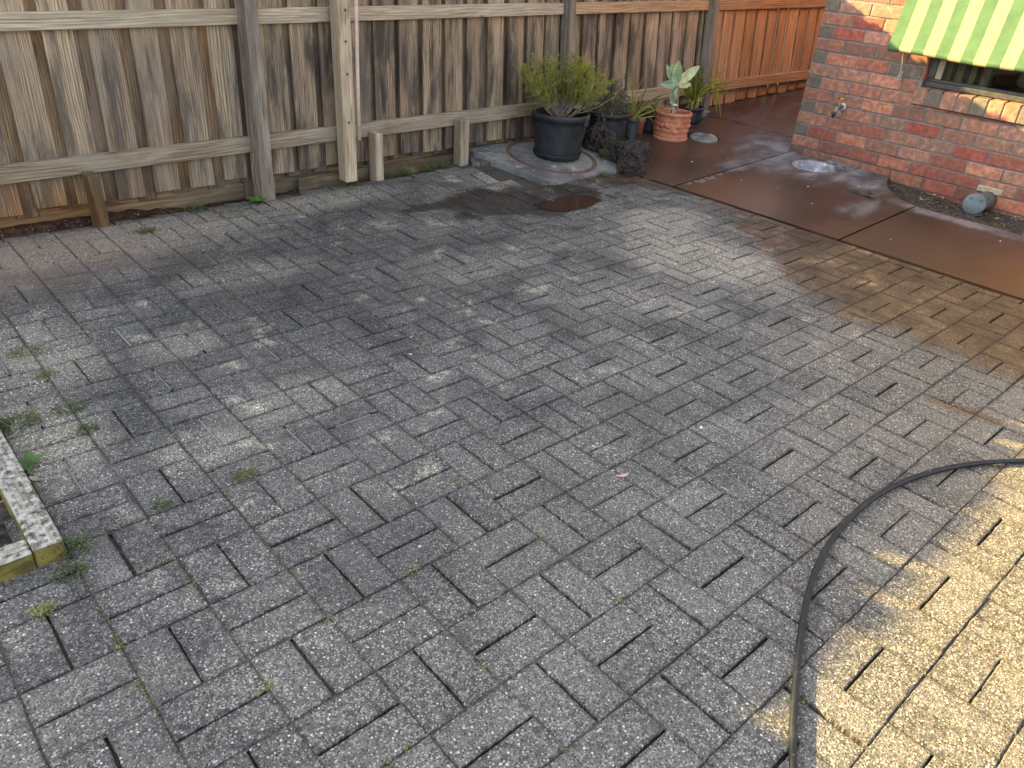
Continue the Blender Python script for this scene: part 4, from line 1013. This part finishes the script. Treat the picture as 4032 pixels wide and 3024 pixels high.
# long bare twig to the right and an upright green shoot
tw = [Vector((3.83, 3.60, .345)), Vector((3.93, 3.55, .37)), Vector((4.03, 3.545, .395)), Vector((4.13, 3.555, .425)), Vector((4.2, 3.56, .44))]
stm.tube(tw, [.0035, .003, .0025, .002, .0012], 6)
for k in range(60): q = ru(.7, 1); p = tw[3].lerp(tw[4], (q - .7) / .3); leaf_quad(fol, p, rdir(.2), ru(.008, .016), .0022)
stm.build('stems', M_STEM, sh)
fol.build('foliage', leafmat('needle foliage', (.15, .19, .03), (.50, .48, .08), .4, .55, (.985, (.42, .36, .24))), sh)
# second shrub: small dull oval leaves, drooping
S2 = Vector((4.431, 3.80, .27)); sh2 = thing('shrub', S2, 'dull grey green small leaved shrub drooping over a black pot behind the rocks', 'shrub')
stm = MB(); fol = MB()
for k in range(75):
    ang = ru(0, 2 * math.pi); sp = ru(0, 1) ** .5; b0 = S2 + Vector((ru(-.06, .06), ru(-.06, .06), -.01))
    tip = S2 + Vector((math.cos(ang) * .215 * sp, math.sin(ang) * .17 * sp, .24 * (1 - sp ** 2.2) * ru(.75, 1.05) + .015 - (.075 if sp > .75 else 0) * ru(0, 1)))
    mid = b0.lerp(tip, .5) + Vector((0, 0, .07 * sp)); pts = [b0 * (1 - q) ** 2 + mid * 2 * q * (1 - q) + tip * q * q for q in [t / 6 for t in range(7)]]
    stm.tube(pts, [.0025 - .0018 * t / 6 for t in range(7)], 4)
    for n_ in range(75):
        q = ru(.2, 1.0) ** .8 * 5.999; i = int(q); p = pts[i].lerp(pts[i + 1], q - i) + rdir() * ru(.0, .024); leaf_quad(fol, p, rdir(.15), ru(.007, .013), ru(.005, .009), fold=.4)
pts = [S2 + Vector((.03, .02, 0)), S2 + Vector((.10, .03, .12)), S2 + Vector((.155, .02, .25)), S2 + Vector((.168, .0, .335))]; stm.tube(pts, [.0025, .002, .0015, .001], 4)
for n_ in range(120): q = ru(1.2, 2.999); i = int(q); leaf_quad(fol, pts[i].lerp(pts[i + 1], q - i) + rdir() * .01, rdir(.2), ru(.007, .012), .007, fold=.4)
stm.build('stems', M_STEM, sh2); fol.build('foliage', leafmat('dull small foliage', (.055, .066, .044), (.155, .165, .098), .2, .6, (.97, (.35, .27, .19))), sh2)
def strap(mb, pts, w, rnd=None, nseg=14, keel=.28):
    P = [Vector(p) for p in pts]; n = nseg; C_ = []
    for i in range(n + 1):
        t = i / n * (len(P) - 1); k = min(int(t), len(P) - 2); u = t - k
        p0, p1, p2, p3 = P[max(k - 1, 0)], P[k], P[k + 1], P[min(k + 2, len(P) - 1)]
        C_.append(.5 * ((2 * p1) + (p2 - p0) * u + (2 * p0 - 5 * p1 + 4 * p2 - p3) * u * u + (3 * p1 - p0 - 3 * p2 + p3) * u ** 3))
    V = []
    view = Vector((-.75, -.6, .35)); sd0 = None
    for i, p in enumerate(C_):
        t = (C_[min(i + 1, n)] - C_[max(i - 1, 0)]).normalized(); sd = t.cross(view).normalized()
        if sd0 is not None and sd.dot(sd0) < 0: sd = -sd
        sd0 = sd; up = sd.cross(t); q = i / n; ww = w * (min(1, .55 + 1.6 * q) if q < .3 else 1) * (1 - max(0, (q - .55) / .45) ** 1.8) + .0008
        V += [p - sd * ww / 2, p - up * ww * keel, p + sd * ww / 2]
    mb.add(V, [f for i in range(n) for f in ((3 * i, 3 * i + 3, 3 * i + 4, 3 * i + 1), (3 * i + 1, 3 * i + 4, 3 * i + 5, 3 * i + 2))], rnd, None, True)
M_STRAP = leafmat('strap leaf', (.060, .105, .016), (.30, .27, .025), .25, .4)
# yellow strap plant in the small pot
B3 = Vector((4.769, 3.845, .205)); sp3 = thing('strap_leaf_plant', B3, 'yellow green strap leaved plant leaning out of the smallest grey pot', 'plant')
mb = MB(); q = B3
for (a, b, c, w, r) in (((.07, -.04, .075), (.16, -.075, .125), (.285, -.115, .15), .013, .65), ((.08, -.035, .09), (.17, -.06, .15), (.27, -.09, .185), .014, .35), ((.085, -.06, .045), (.17, -.10, .075), (.26, -.13, .095), .011, .75),
                        ((.07, -.08, .02), (.14, -.12, .03), (.20, -.15, .012), .010, .6), ((.06, .0, .10), (.10, .0, .19), (.13, .0, .245), .009, .2), ((.04, -.02, .06), (.07, -.04, .12), (.09, -.05, .13), .009, .9), ((-.03, -.02, .08), (-.10, -.02, .165), (-.17, -.01, .175), .013, .85),
                        ((-.02, 0, .10), (-.05, .0, .22), (-.085, .0, .325), .011, .95), ((.03, .02, .08), (.08, .02, .15), (.15, .02, .19), .010, .5), ((-.05, -.03, .05), (-.12, -.05, .085), (-.18, -.06, .06), .01, .8), ((.02, -.05, .06), (.07, -.1, .10), (.10, -.13, .04), .009, .95)):
    strap(mb, [q + Vector((ru(-.012, .012), ru(-.012, .012), -.01)), q + Vector(a), q + Vector(b), q + Vector(c)], w, r)
mb.build('leaves', M_STRAP, sp3)
mb = MB(); strap(mb, [q + Vector((.01, .01, 0)), q + Vector((.02, .02, .15)), q + Vector((.06, .02, .25)), q + Vector((.12, .02, .34))], .006); strap(mb, [q + Vector((.11, -.06, .02)), q + Vector((.15, -.09, -.03)), q + Vector((.135, -.12, -.12)), q + Vector((.09, -.14, -.15))], .007)
mb.build('dead_leaves', leafmat('dead strap leaf', (.24, .13, .05), (.36, .22, .09), .2, .7), sp3)
# bigger strap plant by the grey post
B5 = Vector((5.47, 3.83, .25)); sp5 = thing('strap_leaf_plant', B5, 'arching dark and yellow green strap leaved plant in front of the grey fence post', 'plant')
mb = MB(); random.seed(21)
L5 = [((-.03, -.02, .15), (-.05, -.02, .28), (-.055, -.01, .40), .014, .25), ((.02, -.03, .15), (.055, -.04, .27), (.085, -.04, .35), .015, .3), ((.06, -.06, .12), (.15, -.08, .21), (.27, -.09, .28), .014, .6), ((.05, -.05, .11), (.16, -.09, .17), (.34, -.11, .17), .014, .15), ((.07, -.05, .10), (.19, -.1, .15), (.36, -.12, .075), .015, .3), ((.05, -.07, .13), (.15, -.12, .20), (.27, -.15, .10), .015, .8),
      ((.03, -.06, .12), (.10, -.11, .16), (.15, -.15, -.03), .016, .75), ((.04, -.08, .13), (.115, -.13, .15), (.21, -.17, -.10), .016, .85), ((0, -.06, .12), (.04, -.10, .18), (.10, -.15, .10), .014, .5), ((-.05, -.04, .10), (-.12, -.06, .18), (-.2, -.07, .22), .013, .2), ((-.06, -.05, .08), (-.16, -.08, .14), (-.28, -.1, .18), .013, .35), ((-.04, -.05, .12), (-.09, -.08, .22), (-.12, -.1, .32), .014, .4), ((.0, -.02, .16), (.02, -.02, .28), (.0, -.0, .34), .013, .1), ((-.05, -.08, .08), (-.10, -.13, .10), (-.15, -.17, .02), .012, .7), ((-.07, -.07, .06), (-.17, -.13, .06), (-.24, -.17, .0), .012, .6), ((.02, -.07, .14), (.07, -.11, .24), (.17, -.15, .29), .013, .45)]
for (a, b, c, w, r) in L5: strap(mb, [B5 + Vector((ru(-.03, .03), ru(-.03, .03), -.02)), B5 + Vector(a), B5 + Vector(b), B5 + Vector(c)], w, r)
for k in range(16):
    an = ru(0, 6.28); R_ = ru(.12, .26); H_ = ru(.1, .3); strap(mb, [B5 + Vector((ru(-.03, .03), ru(-.03, .03), -.02)), B5 + Vector((math.cos(an) * R_ * .3, math.sin(an) * R_ * .2, H_ * .6)), B5 + Vector((math.cos(an) * R_ * .7, math.sin(an) * R_ * .4, H_)), B5 + Vector((math.cos(an) * R_, math.sin(an) * R_ * .5, H_ * .85))], ru(.009, .014), ru(0, .5))
mb.build('leaves', M_STRAP, sp5)
mb = MB()
for k in range(18): an = ru(0, 6.28); strap(mb, [B5 + Vector((ru(-.05, .05), ru(-.05, .05), -.02)), B5 + Vector((math.cos(an) * .05, math.sin(an) * .04 - .02, .06)), B5 + Vector((math.cos(an) * .09, math.sin(an) * .06 - .03, ru(.02, .12)))], .008)
mb.build('dead_leaves', leafmat('dry straw leaf', (.30, .20, .09), (.50, .38, .20), .2, .7), sp5)
dl = MB()
for k in range(60): p = Vector((5.02 + ru(-.08, .08), 3.87 + ru(-.08, .08), .235 + ru(0, .05))); leaf_quad(dl, p, rdir(.1), ru(.03, .07), ru(.005, .012))
tag(dl.build('dead_plant', leafmat('grey dead leaves', (.16, .14, .12), (.34, .30, .26), .1, .8)), 'withered grey dead plant in the squat black pot', 'plant')
# agave
A0 = Vector((4.99, 3.62, .235)); ag = thing('agave', A0, 'pale blue green rosette agave on a bare stem in the terracotta pot', 'plant')
mb = MB(); mb.tube([A0, A0 + Vector((-.005, 0, .07)), A0 + Vector((-.02, 0, .15)), A0 + Vector((-.05, .0, .235))], [.017, .0165, .0155, .014], 12); mb.tube([A0 + Vector((-.06, -.02, -.01)), A0 + Vector((-.075, -.02, .06)), A0 + Vector((-.085, -.02, .11))], [.008, .009, .009], 8); mb.build('stem', M_STEM, ag)
lv = MB()
def agleaf(p0, d, L, w, bend, rnd, thick=.006):
    d = Vector(d).normalized(); sd = d.cross(Vector((-.78, -.58, .25))).normalized(); up = sd.cross(d); V = []; n = 14; NS = 7
    for i in range(n + 1):
        q = i / n; ww = w * (0.40 + .60 * math.sin(min(1, q / .5) * math.pi / 2)) if q < .5 else w * max(.0, 1 - ((q - .5) / .5) ** 1.75) + .0005
        c = p0 + d * L * q + up * bend * q * q
        for k in range(NS):
            s_ = k / (NS - 1) * 2 - 1; V.append(c + sd * s_ * ww / 2 + up * ww * .30 * (s_ * s_))
        for k in range(NS):
            s_ = 1 - k / (NS - 1) * 2; V.append(c + sd * s_ * ww / 2 + up * (ww * .30 * (s_ * s_) - thick * (1 - s_ * s_) * (1 - q * .7)))
    m_ = 2 * NS
    lv.add(V, [(i * m_ + k, i * m_ + (k + 1) % m_, (i + 1) * m_ + (k + 1) % m_, (i + 1) * m_ + k) for i in range(n) for k in range(m_)], rnd, None, True)
cr = A0 + Vector((-.055, 0, .235))
for (d, L, w, b, r) in (((-.50, .45, 1), .165, .058, -.01, .25), ((-.34, .2, 1), .16, .056, .0, .1), ((-.20, -.05, 1), .170, .068, .0, .45), ((.10, .15, 1), .175, .066, -.01, .35), ((.02, -.12, 1), .12, .045, .01, .5), ((.80, -.42, .78), .215, .070, .015, .85), ((1, -.40, .10), .135, .052, -.01, .75), ((-.9, .3, .10), .13, .055, -.03, .0), ((.55, .3, .8), .15, .055, 0, .4)):
    agleaf(cr, d, L, w, b, r)
pu = A0 + Vector((-.085, -.02, .11))
for (d, L, w, b, r) in (((-.45, -.1, 1), .125, .042, .01, .3), ((.18, 0, 1), .12, .034, -.01, .2), ((.1, .25, 1), .09, .03, 0, .1)): agleaf(pu, d, L, w, b, r)
lv.build('leaves', leafmat('agave leaf', (.33, .44, .29), (.60, .63, .36), .15, .45), ag)
ro_ = MB()
for k in range(16): a = ru(0, 6.28); p = A0 + Vector((-.08, -.025, .095)); ro_.tube([p, p + Vector((math.cos(a) * .02, math.sin(a) * .02, -.03)), p + Vector((math.cos(a) * .03 + ru(-.01, .01), math.sin(a) * .03, ru(-.09, -.05)))], [.003, .0025, .0015], 5)
for k in range(9): leaf_quad(ro_, cr + rdir() * .012, rdir(-.2), ru(.03, .05), .014)
for k in range(5): leaf_quad(ro_, pu + rdir() * .01, Vector((ru(-1, 1), ru(-1, .2), ru(-.1, .1))), ru(.03, .07), .013)
ro_.build('dry_bracts', leafmat('dry bract', (.50, .42, .30), (.66, .58, .44), .15, .8), ag)

# ================================================================== planter at the left edge
pt = thing('planter_edging', (.10, 1.70, 0), 'low lichen covered timber garden edging at the left edge of the patio', 'garden edging')
def sleeper(p, q, w, z0, z1, name, rnd):
    p, q = Vector((*p, 0)), Vector((*q, 0)); L = (q - p).length; an = math.atan2(q.y - p.y, q.x - p.x)
    mb = MB(); mb.box((0, 0, z0), (L, w, z1), .004, 0, rnd, M=Matrix.Translation(p) @ Matrix.Rotation(an, 4, 'Z')); return mb.build(name, M_SLEEPER, pt)
sleeper((.197, 1.620), (.190, 3.25), .062, -.06, .052, 'side_board', .3)
sleeper((-1.2, 1.612), (.1325, 1.616), .06, -.06, .050, 'front_board', .6)
mb = MB(); grid(mb, -1.2, .135, 1.67, 3.4, 40, 60, lambda x, y: -.012 + .014 * mnoise.noise((x * 16, y * 16, 0)) + .008 * mnoise.noise((x * 50, y * 50, 3))); mb.build('bed_soil', soil_material('dark bed soil', (.02, .017, .017), (.075, .065, .062), 60), pt)

# ================================================================== hose
hp = [(.55, -.35), (.80, .02), (.95, .185), (1.051, .248), (1.114, .283), (1.204, .33), (1.278, .368), (1.361, .409), (1.469, .456), (1.573, .496), (1.681, .524), (1.798, .541), (1.916, .548), (2.034, .545), (2.14, .533), (2.272, .498), (2.394, .455), (2.492, .399), (2.603, .336), (2.75, .22), (2.95, .0), (3.1, -.3)]
for _ in range(2): hp = [hp[0]] + [tuple(.25 * hp[i - 1][k] + .5 * hp[i][k] + .25 * hp[i + 1][k] for k in (0, 1)) for i in range(1, len(hp) - 1)] + [hp[-1]]
fine = []
for i in range(len(hp) - 1):
    p0, p1, p2, p3 = [Vector((*hp[min(max(k, 0), len(hp) - 1)], .0095)) for k in (i - 1, i, i + 1, i + 2)]
    for t in range(6):
        u = t / 6; fine.append(.5 * ((2 * p1) + (p2 - p0) * u + (2 * p0 - 5 * p1 + 4 * p2 - p3) * u * u + (3 * p1 - p0 - 3 * p2 + p3) * u ** 3))
mh = Mat('dusty black hose rubber'); n = mh.noise(mh.obj(), 40, 5); n2 = mh.noise(mh.obj(), 260, 3)
c = mh.mix(mh.mr(n, .45, .75), (.006, .008, .010), (.018, .021, .024)); c = mh.mix(mh.mr(mh.noise(mh.obj(), 60, 3), .68, .74), c, (.22, .21, .17))
hs = MB(); hs.tube(fine, .0078, 16)
tag(hs.build('garden_hose', mh.done(c, .5, mh.bump(n2, .0004), .35)), 'black garden hose curving across the pavers at the lower right', 'hose')

# ================================================================== weeds, moss, leaves
M_WEED = leafmat('weed leaf', (.045, .085, .018), (.13, .185, .045), .25, .5); M_MOSS = leafmat('pale moss', (.13, .15, .035), (.34, .33, .10), .2, .8); M_STRAW = leafmat('dry grass', (.26, .21, .11), (.46, .39, .24), .2, .8)
M_OLIVE = leafmat('olive weed leaf', (.09, .09, .02), (.22, .20, .05), .2, .7)
def weed(x, y, r, hgt, n, label, mat=None, lw=.007, lie=.0):
    mb = MB(); z = zpave(x, y); 
    for k in range(n):
        a = ru(0, 6.28); rr = r * math.sqrt(random.random()); px, py = x + rr * math.cos(a), y + rr * math.sin(a) * .7
        hh = hgt * ru(.2, 1) * (1 - .6 * rr / r); p = Vector((px, py, z + hh)); leaf_quad(mb, p, Vector((math.cos(a) * ru(-.4, 1), math.sin(a) * ru(-.4, 1), ru(-.2, .7))), lw * ru(.6, 1.5), lw * ru(.4, .8), nrm=Vector((ru(-.5, .5), ru(-.5, .5), 1)), fold=.3)
        if k % 4 == 0: mb.tube([(x + (px - x) * .3, y + (py - y) * .3, z - .006), (px, py, z + hh)], [.0010, .0006], 3, rnd=.3, cap=False)
    return tag(mb.build('weed', mat or M_WEED), label, 'weed', 'weeds growing in the paving')
random.seed(5)
weed(.235, 2.262, .075, .030, 420, 'largest leafy green weed, spreading beside the timber edging at the left')
weed(.385, 2.27, .055, .016, 150, 'thin green weed trailing right of the largest leafy weed')
weed(.39, 2.125, .032, .022, 130, 'small round green weed in a paver joint below the trailing weed')
weed(.215, 1.635, .040, .035, 170, 'green weed sprouting at the front corner of the timber edging')
weed(.185, 1.555, .034, .028, 110, 'weed with small white flowers in front of the timber edging corner')
weed(.425, 1.67, .030, .022, 90, 'small bright green weed alone in a joint right of the timber edging')
weed(.65, 1.665, .036, .018, 170, 'olive brown weed tuft in the middle of the left paving', M_OLIVE, .006)
weed(.37, 2.70, .055, .016, 160, 'sparse yellowish weed near the left edge of the paving', M_OLIVE)
weed(.385, 2.51, .032, .016, 90, 'short yellow green weed just below the sparse yellowish weed', M_OLIVE)
weed(.105, 1.475, .026, .014, 90, 'yellow green weed at the left edge below the timber edging', M_MOSS)
weed(2.57, 3.865, .045, .075, 190, 'tallish feathery weed beside the first short fence stub post'); weed(2.71, 3.875, .055, .07, 260, 'bushy dark green weed at the fence foot between the stub posts'); weed(2.88, 3.87, .06, .06, 260, 'wide green weed along the fence foot before the second stub post'); weed(3.02, 3.86, .06, .03, 150, 'low green weed strip touching the second stub post')
weed(3.85, 3.275, .05, .04, 190, 'green weed at the front edge of the concrete pad'); weed(1.10, 3.66, .05, .03, 200, 'green weed in the border joint near the stained fence stub')
weed(2.30, 3.84, .07, .02, 130, 'low weed under the tall timber post'); weed(1.42, 3.87, .06, .035, 120, 'straggly weed at the fence foot left of the rough post'); weed(1.52, 3.72, .10, .008, 190, 'flat mossy weed along the border pavers', M_OLIVE, .005); weed(1.86, 3.64, .07, .008, 120, 'flat yellowish weed patch in front of the rough post', M_OLIVE, .005)
weed(.86, 3.45, .10, .006, 130, 'thin flat weed line in a joint two rows in front of the fence', M_OLIVE, .005)
def broad(x, y, L, n, w, label):
    mb = MB(); z = zpave(x, y)
    for k in range(n):
        a = 6.28 * k / n + ru(-.4, .4); d = Vector((math.cos(a), math.sin(a), .5)); p = Vector((x, y, z)); s_ = Vector((-math.sin(a), math.cos(a), 0)); V = []
        for i in range(6):
            q = i / 5; c = p + Vector((math.cos(a) * L * q, math.sin(a) * L * q, L * .9 * q * (1 - .62 * q))); ww = w * math.sin(math.pi * min(1, .12 + q * .88)) ** .8 + .001; V += [c - s_ * ww / 2, c - Vector((0, 0, ww * .12)), c + s_ * ww / 2]
        mb.add(V, [f for i in range(5) for f in ((3 * i, 3 * i + 3, 3 * i + 4, 3 * i + 1), (3 * i + 1, 3 * i + 4, 3 * i + 5, 3 * i + 2))], None, None, True)
    return tag(mb.build('weed', leafmat('broad weed leaf', (.06, .14, .025), (.12, .22, .05), .25, .45)), label, 'weed', 'weeds growing in the paving')
broad(1.735, 3.83, .06, 7, .038, 'broad leaved green weed at the foot of the rough old post')
broad(.215, 2.035, .05, 5, .022, 'dandelion like weed beside the timber edging')
mo = MB(); spots = [(.66, 1.28), (1.09, 1.31), (1.49, 2.01), (1.13, 2.75), (1.12, .73), (1.1, .715), (.79, 1.1), (.81, 1.1), (.9, 1.1), (1.12, 1.0), (.84, .92), (.75, .79), (.52, .73), (.74, .55), (.48, .73), (.56, 1.13), (.57, 1.09), (.38, 1.38), (.39, 1.36), (.39, 1.26), (.37, 1.01), (.39, 1.01), (.19, 1.17), (.2, 1.29), (.31, 1.49), (.36, 1.47), (.58, 1.27), (1.45, 2.6), (2.2, 2.3), (1.7, 3.3), (1.35, 3.55), (.72, 2.9)]
for (x, y) in spots:
    along = random.random() < .5
    for k in range(26):
        px, py = (x + random.gauss(0, .010), y + random.gauss(0, .004)) if along else (x + random.gauss(0, .004), y + random.gauss(0, .010)); leaf_quad(mo, Vector((px, py, zpave(px, py) + ru(-.003, .003))), rdir(.4), ru(.003, .007), ru(.002, .004))
xl = X0 - 4.5 * S
for k in range(420): y = ru(.8, 1.62); leaf_quad(mo, Vector((xl + random.gauss(0, .004), y, -.002)), rdir(.4), ru(.003, .006), ru(.002, .004), rnd=ru(0, .5))
xl = X0 - 2.5 * S
for k in range(260): y = ru(2.72, 3.05); leaf_quad(mo, Vector((xl + random.gauss(0, .004), y, -.002)), rdir(.4), ru(.003, .006), ru(.002, .004), rnd=ru(0, .5))
tag(mo.build('moss', M_MOSS), kind='stuff')
dg = MB()
for (x, y, n, r) in ((2.75, 3.42, 40, .05), (3.08, 3.36, 40, .05), (3.30, 3.22, 45, .05), (3.2, 3.12, 30, .05), (2.95, 3.18, 30, .06), (3.45, 3.18, 40, .06), (3.6, 3.80, 50, .06), (3.48, 3.86, 50, .05), (4.15, 3.14, 40, .06), (.31, 1.66, 25, .06), (.75, 1.75, 16, .04), (.2, 1.62, 30, .08), (1.0, 2.1, 12, .04), (.82, 1.02, 14, .05), (.42, .85, 20, .06)):
    for k in range(n):
        px, py = x + random.gauss(0, r * .5), y + random.gauss(0, r * .4); zz = zpad(px, py) if in_poly(px, py, PAD) else zpave(px, py); p = Vector((px, py, zz + .002)); leaf_quad(dg, p, Vector((ru(-1, 1), ru(-1, 1), ru(0, .5))), ru(.008, .028), .0016)
tag(dg.build('dry_grass', M_STRAW), kind='stuff')
def fallen(x, y, z, L, w, rot, col, label, curl=.5, group=None):
    mb = MB(); V = []; n = 8
    for i in range(n + 1):
        q = i / n; ww = w * math.sin(math.pi * (.06 + .92 * q)) ** .7; xx = (q - .5) * L
        for s_ in (-1, 0, 1): V.append(Vector((xx, s_ * ww / 2 + .18 * L * (q - .5) ** 2, .002 + curl * (ww * .35 * s_ * s_) + curl * L * .22 * (2 * q - 1) ** 2)))
    mb.add([Matrix.Rotation(rot, 3, 'Z') @ v + Vector((x, y, z)) for v in V], [f for i in range(n) for f in ((3 * i, 3 * i + 3, 3 * i + 4, 3 * i + 1), (3 * i + 1, 3 * i + 4, 3 * i + 5, 3 * i + 2))], .5, None, True)
    mb.tube([Matrix.Rotation(rot, 3, 'Z') @ Vector((0, -w * .3, .003)) + Vector((x, y, z)), Matrix.Rotation(rot, 3, 'Z') @ Vector((-.004, -w * 1.3, .002)) + Vector((x, y, z))], [.0008, .0006], 4)
    return tag(mb.build('fallen_leaf', leafmat('fallen leaf', tuple(q * .9 for q in col), col, .15, .7)), label, 'leaf', group)
fallen(1.488, 1.046, .001, .042, .012, -.35, (.62, .42, .34), 'curled pale pink dry leaf on the pavers near the centre', .8)
fallen(.638, 2.942, .001, .024, .014, .4, (.58, .36, .30), 'small flat pinkish leaf on the pavers at the left')
fallen(.215, 1.96, .001, .036, .014, -1.0, (.42, .36, .24), 'pale dry leaf against the timber edging')
fallen(5.33, 1.83, .045, .045, .014, .9, (.60, .52, .30), 'largest cream dry leaf on the soil by the brick wall')
fallen(5.36, 1.38, .045, .042, .013, -.4, (.50, .54, .28), 'pale green dry leaf right of the drain pipe')
fallen(5.42, 1.40, .05, .036, .011, .8, (.44, .30, .18), 'brown curled leaf between the drain pipe and the brick wall')
fallen(.06, 1.85, .012, .04, .014, .3, (.36, .26, .20), 'brown leaf inside the garden bed at the left edge')
ll = MB()
for k in range(260):
    x, y = ru(5.13, 5.6), ru(.8, 2.15)
    if x < 5.14 + .30 * sst(1.75, 2.1, y): continue
    leaf_quad(ll, Vector((x, y, .035 + ru(.0, .012))), Vector((ru(-1, 1), ru(-1, 1), ru(-.1, .3))), ru(.006, .032), ru(.004, .010), nrm=Vector((ru(-.5, .5), ru(-.5, .5), 1)))
for k in range(200):
    x, y = ru(-.9, 1.5), ru(3.9, 3.975); leaf_quad(ll, Vector((x, y, -.06 + ru(0, .02))), Vector((ru(-1, 1), ru(-1, 1), ru(-.1, .6))), ru(.008, .035), ru(.002, .005))
tag(ll.build('leaf_litter', leafmat('leaf litter', (.12, .075, .04), (.36, .27, .17), .1, .8, (.9, (.55, .46, .32)))), kind='stuff')
pb = MB(); bm = bmesh.new(); bmesh.ops.create_icosphere(bm, subdivisions=2, radius=1)
for (x, y, r) in ((1.9, 1.07, .007), (1.49, 1.085, .0035), (.86, 1.16, .004), (1.5, 2.1, .004), (1.42, 1.99, .006), (.95, 1.3, .003), (4.55, 3.50, .016), (4.7, 3.2, .007), (5.2, 2.2, .006), (4.9, 2.4, .006), (4.6, 2.2, .005), (4.9, 1.2, .006), (4.7, 2.5, .004), (4.4, 1.6, .004), (4.65, 2.75, .005), (5.0, 3.1, .005)):
    zz = zpath(x, y) + .004 if x > 4.15 else zpave(x, y); pb.add([Vector((x + v.co.x * r, y + v.co.y * r * .8, zz + v.co.z * r * .5)) for v in bm.verts], [tuple(v.index for v in f.verts) for f in bm.faces], None, None, True)
bm.free()
tag(pb.build('pebbles', plain('white pebble', (.62, .58, .53), .8, .15, 50)), kind='stuff')
